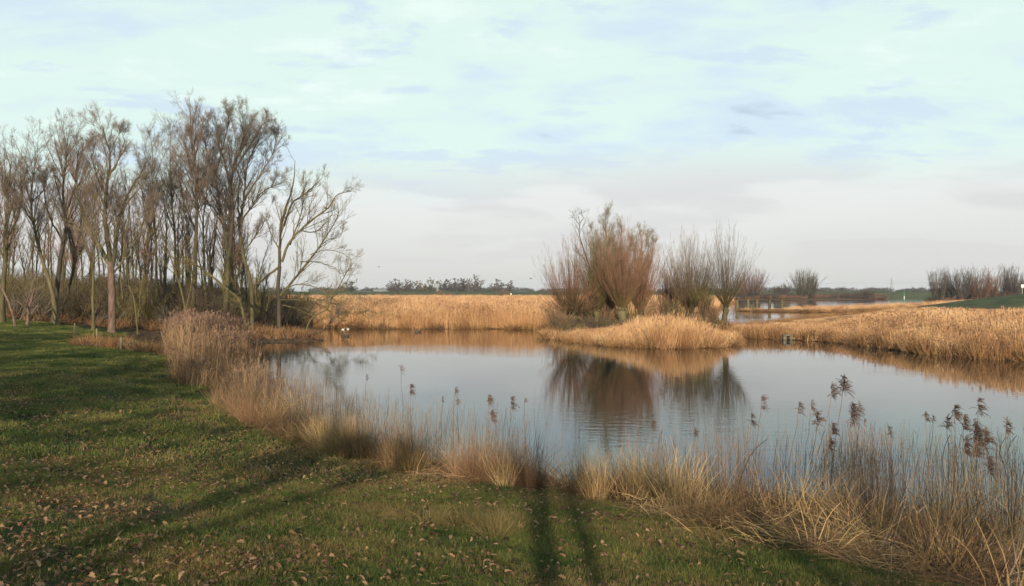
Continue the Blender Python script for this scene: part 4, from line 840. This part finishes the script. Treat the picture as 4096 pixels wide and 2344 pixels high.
# ------------------------------------------------------------------ birds
def ball(g_, c, r, n=8, m=6):
    a_ = np.linspace(0, 2 * math.pi, n, endpoint=False); b_ = np.linspace(-math.pi / 2 + .15, math.pi / 2 - .15, m)
    V = np.array([[c[0] + r[0] * math.cos(bb) * math.cos(aa), c[1] + r[1] * math.cos(bb) * math.sin(aa), c[2] + r[2] * math.sin(bb)] for bb in b_ for aa in a_])
    g_.add(V, np.array([[i * n + j, i * n + (j + 1) % n, (i + 1) * n + (j + 1) % n, (i + 1) * n + j] for i in range(m - 1) for j in range(n)]))
def duck(label, px, py, rz_, body, head, s=1.0):
    x, y = at(px, py); root = empty('duck', (x, y, 0), rz_); root.scale = (s, s, s); tag(root, label, 'duck', 'water birds on the pond')
    # body along +X : stations (x, half width, z low, z high)
    st = [(-.30, .015, .10, .14), (-.22, .07, .03, .13), (-.10, .105, -.05, .15), (.04, .11, -.06, .16), (.14, .085, -.04, .15), (.20, .05, .03, .16), (.22, .038, .10, .22), (.235, .034, .17, .29)]
    n = 10; a_ = np.linspace(0, 2 * math.pi, n, endpoint=False)
    V = np.array([[sx_, w_ * math.cos(t_), (zl + zh) / 2 + (zh - zl) / 2 * math.sin(t_)] for sx_, w_, zl, zh in st for t_ in a_])
    Fq = np.array([[i * n + j, i * n + (j + 1) % n, (i + 1) * n + (j + 1) % n, (i + 1) * n + j] for i in range(len(st) - 1) for j in range(n)])
    g_ = Geo(); g_.add(V, Fq); link('body', g_.mesh('body', M[body], True), root)
    g_ = Geo(); ball(g_, (.255, 0, .28), (.058, .042, .045)); link('head', g_.mesh('head', M[head], True), root)
    g_ = Geo(); g_.tubes(np.array([[(.30, 0, .275), (.34, 0, .265), (.375, 0, .262)]]), np.array([[.02, .018, .012]]), 6); link('bill', g_.mesh('bill', M['duck_bill'], True), root)
    for sy_ in (-1, 1):
        g_ = Geo(); ball(g_, (-.06, sy_ * .098, .09), (.16, .022, .05), 8, 5); link('wing', g_.mesh('wing', M[body], True), root)
duck('dark duck swimming off the end of the bank, nearest of the birds', 346, 336.2, 2.8, 'duck_dark', 'duck_head', 1.3)
duck('duck close under the far reeds, middle of the pond edge', 392, 328.9, .3, 'duck_dark', 'duck_head', 1.2)
duck('duck with a pale trail behind it before the far reeds', 417.5, 332, 3.3, 'duck_dark', 'duck_dark', 1.3)
duck('white bird floating at the foot of the olive bushes', 343, 329.6, .2, 'feather_white', 'feather_white', .5)
duck('second white bird beside the olive bushes, slightly further right', 348, 329.3, 3.0, 'feather_white', 'feather_white', .45)
for i, (px, py, d, lab) in enumerate([(379, 267, 200, 'small bird flying above the dark dense clump'), (404.6, 280, 260, 'tiny bird gliding low above the horizon trees'), (531, 278.7, 150, 'bird flying just left of the island willows')]):
    x = (px - 512) / F * d; root = empty('flying_bird', (x, d, hz(py, d)), .4 + i); tag(root, lab, 'bird', 'birds in flight')
    g_ = Geo(); ball(g_, (0, 0, 0), (.22, .07, .07)); ball(g_, (.22, 0, .02), (.07, .045, .045)); link('body', g_.mesh('body', M['duck_dark'], True), root)
    for sy_ in (-1, 1):
        v = np.array([(.08, sy_ * .05, .02), (-.10, sy_ * .05, .02), (-.06, sy_ * .32, .14), (.06, sy_ * .32, .15), (-.10, sy_ * .55, .06), (-.04, sy_ * .56, .07)], float)
        v2 = v + np.array([0, 0, .012]); g_ = Geo(); g_.add(np.vstack([v, v2]), np.array([[0, 1, 2, 3], [3, 2, 4, 5], [6, 9, 8, 7], [9, 11, 10, 8], [0, 3, 9, 6], [3, 5, 11, 9], [1, 7, 8, 2], [2, 8, 10, 4]])); link('wing', g_.mesh('wing', M['duck_dark']), root)

# ------------------------------------------------------------------ near bank vegetation
rng = np.random.default_rng(77)
# marginal tall reeds in the left bay (px 177..280)
reedL = [reed_clump(rng, 60, .5, 1.5, 2.1, .016, 'straw_red', .35, .10, 2, 'plume_bay', .03) for _ in range(3)] + [reed_clump(rng, 60, .5, 1.5, 2.1, .016, 'bay_straw', .3, .10, 2, 'plume_bay', .03)] + [reed_clump(rng, 90, .45, 1.0, 2.1, .014, 'bay_straw', .0, .12, 1)]
x1, y1 = rand_in(rng, 1500, -26, -6, 24, 56); sn_ = sdist(x1, y1, W_NEAR); pxx = 512 + x1 / y1 * F
k = (sn_ > -.1) & (sn_ < np.interp(y1, [24, 28, 40, 50, 54], [2.8, 4.5, 5.0, 6.0, 1.6])) & (y1 < 56) & ~((y1 > 46) & (pxx > 262)) & (pxx > 176 + 6 * wav(x1, y1, 1.0)) & ~((pxx > 246 + 4 * wav(x1, y1, .8)) & (y1 > 26) & (y1 < 48)) & (rng.uniform(size=len(x1)) < .8)
x1, y1 = x1[k], y1[k]; P, ro, s = place(rng, x1, y1, .75, 1.15, .10, -.05, (1 + .15 * wav(x1, y1, 1.1)) * np.interp(y1, [24, 26, 30, 36, 50, 54], [.5, .72, .78, .84, .95, .3]))
scatter('bay_reeds', reedL, P, ro, s, np.where(y1 < 35, 3 + rng.integers(0, 2, len(x1)), rng.integers(0, 3, len(x1))), 'tall russet reed clump in the small bay at the foot of the lawn', 'reeds')
# edge grasses along the near bank
eg = [tuft(rng, 90, .22, .5, 1.0, .007, 'straw', .7, -.13, 5), tuft(rng, 90, .22, .4, .9, .007, 'straw_red', .6, -.10, 5), tuft(rng, 80, .2, .6, 1.15, .006, 'straw', .45, -.08, 5), straw_mat(rng, 110, .45, 'straw'), straw_mat(rng, 110, .45, 'straw_red'),
      tuft(rng, 70, .22, .35, .75, .006, 'grass_straw', .7, -.12, 5), tuft(rng, 22, .22, .5, 1.0, .018, 'straw', .55, -.16, 6), tuft(rng, 22, .22, .5, 1.0, .016, 'straw_red', .6, -.2, 6), reed_clump(rng, 9, .25, .5, 1.3, .012, 'stem', 0, .22, 2, k=5)]
x1, y1 = rand_in(rng, 9500, -13, 16, 2, 34); sn_ = sdist(x1, y1, W_NEAR); ew_ = edge_w(x1, y1)
dens = np.clip(1.1 - np.abs(sn_ - ew_ * .55) / (ew_ * .62), 0, 1)
gap = 1 - .93 * np.exp(-((x1 + .05 * (y1 - 13) + -.75) / .75) ** 2) * (y1 < 18)      # trampled gap down to the water
thin = np.where((x1 > -3) & (x1 < .6), .55, 1.0)
k = (sn_ > .0) & (sn_ < ew_ - .25 + .35 * wav(x1, y1, .6, 2)) & (rng.uniform(size=len(x1)) < dens * gap * thin) & in_view(x1, y1, 3)
x1, y1, sn1 = x1[k], y1[k], sn_[k]
hm = np.interp(x1, [-9, -4, -1, 1, 2.5, 8], [.95, .88, .80, .72, .85, 1.05]) * (1 + .40 * wav(x1, y1, .5, 1))
ix = rng.integers(0, 9, len(x1)); P, ro, s = place(rng, x1, y1, .65, 1.15, .22, -.03, hm)
scatter('bank_grass', eg, P, ro, s, ix, 'matted straw-coloured grass and sedge lining the near bank', 'grass')
# distinct taller clumps on the bank
cl = [tuft(rng, 130, .22, .75, 1.35, .007, 'straw', .35, -.07, 6), tuft(rng, 130, .2, .7, 1.25, .007, 'straw_red', .4, -.07, 6), tuft(rng, 110, .2, .6, 1.1, .007, 'grass_straw', .5, -.10, 6)]
cp = [(275, 425, 1), (290, 432, 1), (312, 435, 1), (326, 440, 0), (345, 446, 0), (352, 448, 0), (358, 450, 0), (364, 452, 2), (385, 456, 1), (398, 462, 0), (410, 464, 1), (416, 466, 2), (470, 474, 1), (478, 476, 1), (500, 478, 1), (508, 480, 0), (520, 482, 1), (528, 484, 1), (585, 488, 0), (600, 492, 0), (618, 495, 1), (630, 497, 0), (652, 500, 0), (668, 505, 2), (690, 508, 0),
      (235, 412, 1), (245, 418, 1), (222, 405, 1), (255, 420, 1), (265, 424, 0), (300, 436, 2), (335, 444, 2)]
cxy = []
for px, py, k_ in cp:
    for j in range(3): a_ = at(px + rng.normal() * 4, py + rng.normal() * 2, .42); cxy.append((a_[0], a_[1], k_))
cxy = np.array(cxy); P, ro, s = place(rng, cxy[:, 0], cxy[:, 1], .6, .85, .12)
scatter('bank_tussocks', cl, P, ro, s, cxy[:, 2].astype(int), 'taller russet and straw tussocks rising from the near bank grass', 'grass')
# extra straw mat on the ground
x1, y1 = rand_in(rng, 2600, -6, 12, 4, 20); sn_ = sdist(x1, y1, W_NEAR); ew_ = edge_w(x1, y1); k = (sn_ > -.1) & (sn_ < ew_ - .1 + .3 * wav(x1, y1, .5, 4)); x1, y1 = x1[k], y1[k]
P, ro, s = place(rng, x1, y1, .7, 1.1, .15, -.06)
scatter('straw_litter', eg[3:5], P, ro, s, rng.integers(0, 2, len(x1)), 'flattened dead straw lying on the near waterline', 'straw')
# thin upright reed stems standing in the shallows
st = [reed_clump(rng, 16, .45, .9, 1.45, .0075, 'stem', 0.0, .10, 1, 'plume', .01, 5) for _ in range(4)]
x1, y1 = rand_in(rng, 4200, -9, 14, 7, 26); sn_ = sdist(x1, y1, W_NEAR)
wid = np.interp(x1, [-6, -2, .4, 1.2, 2.2, 6, 9], [.9, 1.1, .7, .3, 1.2, 2.3, 3.0])
k = (sn_ < 1.2) & (sn_ > -wid) & in_view(x1, y1, 1.0) & (rng.uniform(size=len(x1)) < np.interp(x1, [-6, 0, .6, 1.6, 2.5, 5, 8], [.25, .28, .2, .12, .3, .42, .45])) 
x1, y1 = x1[k], y1[k]; z = np.maximum(terrain(x1, y1), -.25); P, ro, s = place(rng, x1, y1, .85, 1.1, .07); P[:, 2] = z - .03
s[:, 2] *= np.interp(x1, [-6, 0, 2, 5, 9], [.95, .95, .92, 1.06, 1.12])
scatter('shallow_reeds', st, P, ro, s, rng.integers(0, 4, len(x1)), 'thin bare reed stems standing in the shallows of the near shore', 'reeds')

# plumed reeds one by one
def plumed_reed(label, px, py, d, base_px, seed, size=1.0, dense=1.0, bend=1.0):
    rg = np.random.default_rng(seed); x0 = (base_px - 512) / F * d; z0 = max(min(tz(x0, d), .4), -.25)
    xt = (px - 512) / F * d; zt = hz(py, d)
    root = empty('plumed_reed', (x0, d, z0)); tag(root, label, 'reed', 'plumed reeds rising over the near water')
    P, Rr = smooth_path([(0, 0, -.1), ((xt - x0) * .35, .03, (zt - z0) * .45), ((xt - x0) * .9, 0, (zt - z0) * .86), (xt - x0, 0, zt - z0 - .05)], (.0058, .0034), 12, rg, .006)
    g_ = Geo(); g_.tubes(P[None], Rr[None], 5); link('stem', g_.mesh('stem', M['stem'], True), root)
    tip = P[-1]; n = int(46 * dense); t_ = rg.uniform(0, 1, n)
    S = tip + np.stack([np.zeros(n), np.zeros(n), (t_ - .35) * .17 * size], -1); ax = np.array([.6 * bend, .1, .5])
    D = unit(rg.normal(size=(n, 3)) * .35 + ax); Ln = (.05 + .09 * rg.uniform(0, 1, n)) * size * (1.15 - .5 * t_)
    P1, _ = grow(rg, S, D, Ln, np.ones(n), 5, .08, -.32); C = Geo(); C.ribbons(P1, .0042 * size * np.array([[.6, 1.2, 1.4, 1.0, .3]]) * np.ones((n, 1)), rg)
    s_, d_, l_, _r = spawn(rg, P1, np.ones((n, 5)), 14, .15, 1, .3, .9, .32, 1, up=-.1); P2, _ = grow(rg, s_, d_, l_, np.ones(len(s_)), 3, .1, -.2); C.ribbons(P2, .0026 * size * np.array([[.8, 1, .4]]) * np.ones((len(s_), 1)), rg)
    C.tubes(np.array([[tip, tip + np.array([0.008, 0, .06]) * size, tip + np.array([.025, 0, .12]) * size]]), np.array([[.0025, .002, .001]]), 4)
    link('plume', C.mesh('plume', M['plume']), root)
    if rg.uniform() < .7:
        s_, d_, l_, _r = spawn(rg, P[None], Rr[None], 2, .4, .75, .3, .6, .12, 1); P3, _ = grow(rg, s_, d_, l_, np.ones(2), 5, .06, -.12)
        g_ = Geo(); g_.ribbons(P3, .009 * np.array([[1, 1, .8, .5, .1]]) * np.ones((2, 1)), rg); link('leaf_blade', g_.mesh('leaf_blade', M['stem']), root)
# (px,py) of the plume centre, distance, px of the foot, size, density, label
plist = [(843, 383, 12.0, 829, 1.35, 1.7, 'highest plumed reed of all, a dense dark head on a long leaning stem'),
 (831.5, 390, 12.1, 812, 1.25, 1.0, 'tall feathery reed just left of the highest one'),
 (761, 401, 11.9, 753, 1.2, .8, 'lone spear-shaped reed head at the left end of the right-hand reeds'),
 (798.5, 406, 12.4, 785, 1.1, .8, 'one-sided pale plume over open blue water'),
 (811, 403.5, 12.6, 803, .85, .9, 'small fluffy plume above the two tangled heads'),
 (817, 418, 12.2, 808, 1.25, 1.5, 'ragged tangled plume with a hanging tail'),
 (832, 427, 11.6, 822, 1.0, 1.4, 'round fuzzy plume low under the highest reed'),
 (829, 442, 11.2, 806, 1.1, 1.0, 'wispy drooping plume on the lowest leaning stem of its bunch'),
 (851, 409, 12.0, 847, 1.35, 1.3, 'long shaggy plume, left one of the central pair'),
 (859, 406, 12.2, 856, .85, .8, 'narrow plume, right one of the central pair'),
 (854, 418.5, 11.9, 857, 1.0, 1.4, 'dark round plume directly under the central pair'),
 (864, 420, 12.0, 874, .6, .7, 'tiny drooping tip right of the central pair'),
 (888, 429, 11.8, 893, .9, .7, 'thin curved plume on its own in the middle of the reeds'),
 (925, 414, 11.8, 933, .8, 1.0, 'small bushy plume, left one of the little pair'),
 (932.5, 416, 12.0, 930, .55, .8, 'smallest plume, right one of the little pair'),
 (947, 422, 11.6, 952, 1.0, 1.4, 'plump plume bent sideways by the wind'),
 (954.5, 411, 11.4, 958, 1.2, 1.5, 'thick dark plume upright beside the feathery tall one'),
 (978, 406, 11.4, 966, 1.25, 1.0, 'tall feathery plume with two hanging threads near the right side'),
 (963.5, 421, 11.0, 968, 1.2, 1.4, 'dark slanting plume below the tall feathery one'),
 (974.5, 432, 10.6, 972, 1.5, 2.0, 'big black-brown plume at the top of the heavy cluster'),
 (985, 438.5, 10.5, 978, 1.4, 1.8, 'heavy reddish plume at the right of the heavy cluster'),
 (965, 445, 10.3, 960, 1.2, 1.6, 'dark flattened plume at the left of the heavy cluster'),
 (975, 447, 10.4, 985, 1.3, 1.7, 'red-brown plume at the bottom of the heavy cluster'),
 (988, 464, 10.0, 998, 1.2, 1.6, 'round fuzzy plume hanging below the heavy cluster'),
 (1006, 424, 10.6, 1004, 1.1, 1.1, 'pale soft plume close to the right edge of the photo'),
 (401, 367.5, 16.0, 404, .9, .5, 'slim dark plume highest over the water left of centre'),
 (410, 388, 15.6, 412, 1.1, 1.3, 'shaggy dark plume left of centre'),
 (366, 376, 17.6, 363, .7, .6, 'small dark tip on a thin stem near the bay'),
 (455, 389.5, 15.0, 452, .9, .7, 'feathery plume, uppermost of the loose trio in the centre'),
 (442, 397, 15.0, 440, .6, .7, 'small plume, left of the loose trio in the centre'),
 (457, 400, 14.8, 459, .8, .7, 'narrow plume, lower right of the loose trio in the centre'),
 (488, 399, 14.4, 490, 1.1, 1.2, 'upright plume with a pale brown base in the centre'),
 (491, 414.5, 14.0, 493, 1.1, 1.5, 'dark bushy plume low in the centre'),
 (511, 402, 14.0, 507, 1.2, .9, 'long slanting plume right of the upright one'),
 (524.5, 398, 14.4, 526, .6, .5, 'small hooked tip at the edge of the willow reflection'),
 (652, 423, 13.0, 655, 1.0, .8, 'single drooping plume in front of the willow reflection'),
 (751, 418, 12.2, 747, 1.0, .9, 'ragged plume at the right edge of the willow reflection'),
 (694, 431, 12.6, 700, .8, .8, 'faint brown plume low over the reflected willows')]
for i, (px, py, d, bpx, sz_, dn, lab) in enumerate(plist): plumed_reed(lab, px, py, d, bpx, 300 + i, sz_, dn, 1.0 if i % 5 else .4)
# two bent dead stalks and the little alder shoots on the right
def stalk(name, label, cat, pts, d, r0, r1, mt, twigs=0, seed=1):
    rg = np.random.default_rng(seed); x0 = (pts[0][0] - 512) / F * d; z0 = max(min(tz(x0, d), .5), -.2); root = empty(name, (x0, d, z0)); tag(root, label, cat)
    q = [((px - 512) / F * d - x0, .1 * i * (-1) ** i * .3, hz(py, d) - z0) for i, (px, py) in enumerate(pts)]; q[0] = (0, 0, -.1)
    P, Rr = smooth_path(q, (r0, r1), 12, rg, .004); g_ = Geo(); g_.tubes(P[None], Rr[None], 5); link('stem', g_.mesh('stem', M[mt], True), root)
    if twigs:
        s_, d_, l_, r_ = spawn(rg, P[None], Rr[None], twigs, .35, 1, .3, .8, .22, .6, up=.3); P2, R2 = grow(rg, s_, d_, l_, r_, 4, .1, .1); g_ = Geo(); g_.tubes(P2, R2, 3); link('twigs', g_.mesh('twigs', M[mt]), root)
stalk('dead_stalk', 'thick dark twiggy stalk leaning right beside the lone spear-shaped reed', 'stalk', [(728, 500), (742, 472), (755, 452), (765, 438)], 10.8, .009, .003, 'bark_dark', 7, 401)
stalk('bent_reed', 'reed stem snapped at the top with its tip pointing right', 'reed', [(938, 512), (942, 480), (945, 455), (946, 434)], 10.2, .006, .005, 'stem', 0, 402)
stalk('bent_reed_tip', 'broken upper half of the snapped reed lying across to the heavy cluster', 'reed', [(946, 434), (958, 439), (968, 443)], 10.2, .005, .003, 'stem', 0, 403)
for i, (pts, lab) in enumerate([([(1008, 515), (1006, 480), (1003, 452), (1001, 436)], 'left shoot of the dark twiggy sapling near the right edge'), ([(1010, 515), (1010, 480), (1011, 450), (1012, 434)], 'tallest middle shoot of the dark twiggy sapling near the right edge'), ([(1011, 515), (1015, 485), (1019, 462)], 'short right shoot of the dark twiggy sapling near the right edge')]):
    stalk('twiggy_sapling', lab, 'sapling', pts, 9.4, .008, .003, 'bark_dark', 9, 410 + i)

# ------------------------------------------------------------------ lawn
rng = np.random.default_rng(99)
def lawn_patch(n, rad, l0, l1, w, mt, k=3):
    g1 = Geo(); x = rng.uniform(-rad, rad, n); y = rng.uniform(-rad, rad, n)
    S = np.stack([x, y, np.full(n, -.012)], -1); D = unit(np.stack([rng.normal(size=n) * .45, rng.normal(size=n) * .45, np.ones(n)], -1))
    P, _ = grow(rng, S, D, rng.uniform(l0, l1, n), np.ones(n), k, .12, -.15); g1.ribbons(P, w * np.linspace(1, .25, k)[None, :] * rng.uniform(.7, 1.3, (n, 1)), rng)
    return make_proto('grass_patch', g1.mesh('grass_patch', M[mt]))
gp = [lawn_patch(260, .2, .03, .085, .0045, 'grass') for _ in range(3)] + [lawn_patch(200, .2, .03, .07, .0045, 'grass_straw')]
gp2 = [lawn_patch(300, .5, .04, .10, .011, 'grass', 3) for _ in range(2)] + [lawn_patch(200, .5, .04, .09, .011, 'grass_straw', 3)]
def leaf_patch(x, y): return .5 + .5 * wav(x, y, .8, .7) + np.clip((-x - 1.2) * .12, -.3, .35)
def on_lawn(x, y, m=0.0): 
    sn = sdist(x, y, W_NEAR); return (sn > edge_w(x, y) + m + .35 * wav(x, y, .6, 2)) & (y < wood_line(x))
xx, yy = rand_in(rng, 16000, -9, 7, 3.2, 12.5); # shorter, thinner turf where leaves gather
k = in_view(xx, yy, .5) & on_lawn(xx, yy, -.3) & (rng.uniform(size=len(xx)) < np.clip(1.05 - .9 * np.clip(leaf_patch(xx, yy) - .45, 0, 1) * 2, .12, 1)); xx, yy = xx[k], yy[k]
ix = rng.integers(0, 3, len(xx)); ix[(wav(xx, yy, .5, 5) + rng.normal(size=len(xx)) * .5) > .2] = 3
z = terrain(xx, yy); P = np.stack([xx, yy, z], -1); ro = np.stack([rng.normal(size=len(xx)) * .05, rng.normal(size=len(xx)) * .05, rng.uniform(0, 6.28, len(xx))], -1); s = rng.uniform(.75, 1.2, (len(xx), 1)) * np.ones((1, 3)); s[:, 2] *= 1 + .3 * wav(xx, yy, .35, 1)
scatter('lawn_grass', gp, P, ro, s, ix, 'short green lawn on the near bank', 'grass')
xx, yy = rand_in(rng, 11000, -46, 4, 12, 52); k = in_view(xx, yy, 1) & on_lawn(xx, yy, -.3); xx, yy = xx[k], yy[k]
ix = rng.integers(0, 2, len(xx)); ix[(wav(xx, yy, 1.5, 5) + rng.normal(size=len(xx)) * .5 - np.clip((yy - 17) / 12, 0, 1.2)) > .3] = 2
P = np.stack([xx, yy, terrain(xx, yy)], -1); ro = np.stack([np.zeros(len(xx)), np.zeros(len(xx)), rng.uniform(0, 6.28, len(xx))], -1); s = rng.uniform(.8, 1.2, (len(xx), 1)) * np.ones((1, 3))
scatter('lawn_grass', gp2, P, ro, s, ix, 'green lawn stretching back to the wood', 'grass')
# taller tussock in the middle
tg = [tuft(rng, 120, .14, .18, .36, .005, 'grass_straw', .9, -.2, 4), tuft(rng, 120, .14, .15, .3, .005, 'grass', .9, -.2, 4)]
tx, ty = at(478, 505, z=1.0); xx = tx + rng.normal(size=26) * .32; yy = ty + rng.normal(size=26) * .22
P, ro, s = place(rng, xx, yy, .7, 1.1, .1); scatter('grass_tussock', tg, P, ro, s, rng.integers(0, 2, 26), 'yellowish grass tussock standing above the lawn below the reeds', 'grass')
# lawn dead-grass tufts by the stakes
xx = np.r_[rng.uniform(-20.5, -14, 110)]; yy = 37.5 - (xx + 20) * .35 + rng.normal(size=110) * .5; k = sdist(xx, yy, W_NEAR) > 2; xx, yy = xx[k], yy[k]
P, ro, s = place(rng, xx, yy, .5, .9, .2); scatter('dead_grass', brk, P, ro, s, rng.integers(0, 2, len(xx)), 'fringe of dead brown grass between the stakes and the bay reeds', 'grass')

# fallen oak leaves
def leaf_mesh(seed, small=False):
    rg = np.random.default_rng(seed); L_ = .038
    us = np.linspace(0, 1, 9); wd = np.array([.04, .16, .10, .24, .14, .30, .18, .24, .05]) * L_ * 1.7
    curl = rg.uniform(.5, 1.6); roll = rg.uniform(-1, 1); V = []
    for u_, w_ in zip(us, wd):
        zc = .012 * math.sin(u_ * math.pi * curl) + .003; bend = roll * .02 * (u_ - .5)
        V += [(-w_, (u_ - .5) * L_ * 2, zc + w_ * .75 * curl * .6 + bend), (0, (u_ - .5) * L_ * 2, zc), (w_, (u_ - .5) * L_ * 2 + rg.normal() * .002, zc + w_ * .6 - bend)]
    Fq = []
    for i in range(8):
        a_ = i * 3; Fq += [[a_, a_ + 1, a_ + 4, a_ + 3], [a_ + 1, a_ + 2, a_ + 5, a_ + 4]]
    return mesh_np('fallen_leaf', np.array(V), np.array(Fq), M['leaf'], True)
lm = [leaf_mesh(500 + i) for i in range(6)]
def leaf_dens(x, y): return np.clip(.46 + .8 * wav(x, y, 1.1, .7) + .45 * wav(x, y, .37, 2.2) + np.clip((-x - .5) * .12, -.3, .45), .16, 1) * np.interp(y, [4, 8, 14, 22, 34], [1, .9, .7, .4, .08])
xx, yy = rand_in(rng, 110000, -16, 5.5, 3.6, 32); d_ = leaf_dens(xx, yy); k = in_view(xx, yy, .1) & on_lawn(xx, yy, -.2) & (rng.uniform(size=len(xx)) < d_ * np.interp(yy, [3.6, 10, 32], [1, .8, .5])); xx, yy = xx[k], yy[k]
zz_ = terrain(xx, yy) + rng.uniform(.025, .07, len(xx)); P = np.stack([xx, yy, zz_], -1); ro = np.stack([rng.normal(size=len(xx)) * .25, rng.normal(size=len(xx)) * .25, rng.uniform(0, 6.28, len(xx))], -1)
ss = rng.uniform(.35, 1.1, len(xx)); o_ = np.argsort(yy / ss); near, rest = o_[:300], o_[300:]
for i in near:
    o = bpy.data.objects.new('fallen_leaf', lm[i % 6]); COL.objects.link(o); o.location = P[i]; o.rotation_euler = ro[i]; o.scale = (ss[i],) * 3
    tag(o, 'curled brown oak leaf lying on the grass nearest the camera', 'leaf', 'oak leaves fallen on the grass')
scatter('fallen_leaves', [make_proto('leaf', m_) for m_ in lm], P[rest], ro[rest], (ss[rest] * 1.05)[:, None] * np.ones((1, 3)), rng.integers(0, 6, len(rest)), 'brown oak leaves strewn over the lawn', 'leaves')

# ------------------------------------------------------------------ oaks behind the photographer, crowns layered and leafed to band the lawn with shade
def oak(x, y, h, seed, label, r=.3, dense=1.0, layered=False):
    rg = np.random.default_rng(seed); z = tz(x, y); T = Geo(); B = Geo(); C = Geo()
    P, Rr = grow(rg, np.array([[0, 0, -.2]]), np.array([[0, 0, 1.]]), np.array([h * .62]), np.array([r]), 10, .04, .05, .5); T.tubes(P, Rr, 10)
    s, d, l, r_ = spawn(rg, P, Rr, int((11 if layered else 16) * dense), .28, 1, *((1.3, 1.6) if layered else (.5, 1.1)), .75, .5, up=.0 if layered else .15, flip=.35); P1, R1 = grow(rg, s, d, l, r_, 8, .13 if not layered else .06, .05 if not layered else .0, .3); B.tubes(P1, R1, 6)  # layered crowns: flat limbs shaped to throw bands of shade
    s, d, l, r_ = spawn(rg, P1, R1, 9, .15, 1, .4, 1.0, .45 if not layered else .22, .6, up=.1 if not layered else .0); P2, R2 = grow(rg, s, d, l, r_, 5, .15, .04, .4); B.tubes(P2, R2, 4)
    s, d, l, r_ = spawn(rg, P2, R2, 6, .15, 1, .4, 1.0, .5, .6, up=.1); P3, R3 = grow(rg, s, d, l, np.maximum(r_, .012), 3, .15, .03, .5); C.ribbons(P3, R3 * 2, rg)
    s, d, l, r_ = spawn(rg, P3, R3, 4, .15, 1, .4, 1.0, .6, .8, up=.1); P4, R4 = grow(rg, s, d, l, np.maximum(r_, .01), 3, .15, .03, .5); C.ribbons(P4, R4 * 2.2, rg)
    kp = rg.uniform(size=len(P3)) < .55 * (np.sin(P3[:, 0, 0] * .9) + np.sin(P3[:, 0, 1] * 1.1) + np.sin(P3[:, 0, 2] * 1.3) > -.2); Q = P3[kp]
    Q = P3[rg.uniform(size=len(P3)) < .9] if layered else Q
    Lf = Geo(); ofs = rg.normal(size=(len(Q), 1, 3)) * .08; Lf.ribbons(Q[:, 1:] + ofs, np.full((len(Q), 2), .2 if layered else .12), rg)  # broad leaf ribbons added so the crowns cast stronger shade
    return finish_tree('oak_tree', label, 'tree', 'oaks behind the viewpoint', (x, y, z), [('trunk', T, M['bark'], True), ('branches', B, M['bark'], True), ('crown', C, M['twig'], False), ('leaves', Lf, M['leaf'], False)])
for i, (x, y, h, r, dn) in enumerate([(-4.2, -13, 12, .28, 1.0), (-9.5, -17, 13, .3, 1.0), (-14.5, -10, 12, .3, 1.0), (2.4, -24, 13, .28, .7), (-12, -14, 13, .36, 1.2), (-17, -24, 14, .4, 1.2), (-23, -12, 14, .38, 1.2), (-28, -3, 12, .33, 1.2), (-21, 1, 10, .28, 1.0), (-33, -12, 14, .4, 1.5), (-14, 0, 10, .3, 1.4), (-25, 9, 11, .3, 1.5), (-36, 6, 12, .33, 1.5), (-19, -5, 12, .33, 1.4), (7.5, -16, 12, .34, 1.2), (11, -9, 11, .3, 1.2), (15, -18, 13, .36, 1.2)]):
    oak(x, y, h, 600 + i, 'unseen oak behind the viewpoint, its crown thickened to shade the lawn', r, dn, i < 4)

# ------------------------------------------------------------------ two slender trees behind the viewpoint, whose trunk shadows lie on the lawn
slender('slender_tree', 'slender bare tree right behind the viewpoint with a straight trunk', 'tree', None, -.2, -7.0, 9.5, 700, 'bark', 'twig', .35, .15, 14, .02, lean=.01)
lt = slender('slender_tree', 'thin bare tree leaning to the right close behind the viewpoint', 'tree', None, .16, -5.0, 6.5, 701, 'bark', 'twig', .35, .085, 10, .02, lean=.01)
lt.rotation_euler = (0, .11, 0)

# ------------------------------------------------------------------ air
hm_ = bpy.data.materials.new('haze_air'); hm_.use_nodes = True; t = hm_.node_tree; t.nodes.clear()
pv = N(t, 'ShaderNodeVolumePrincipled'); pv.inputs['Color'].default_value = (.86, .9, 1.0, 1); pv.inputs['Density'].default_value = .00013; pv.inputs['Anisotropy'].default_value = .2
o_m = N(t, 'ShaderNodeOutputMaterial'); L(t, pv.outputs[0], o_m.inputs['Volume'])
g_ = Geo(); g_.box((100, 1600, 17.5), (3120, 2020, 20)); hz_o = link('haze', g_.mesh('haze', hm_)); tag(hz_o, 'thin winter haze greying the distant trees', 'haze', kind='stuff')
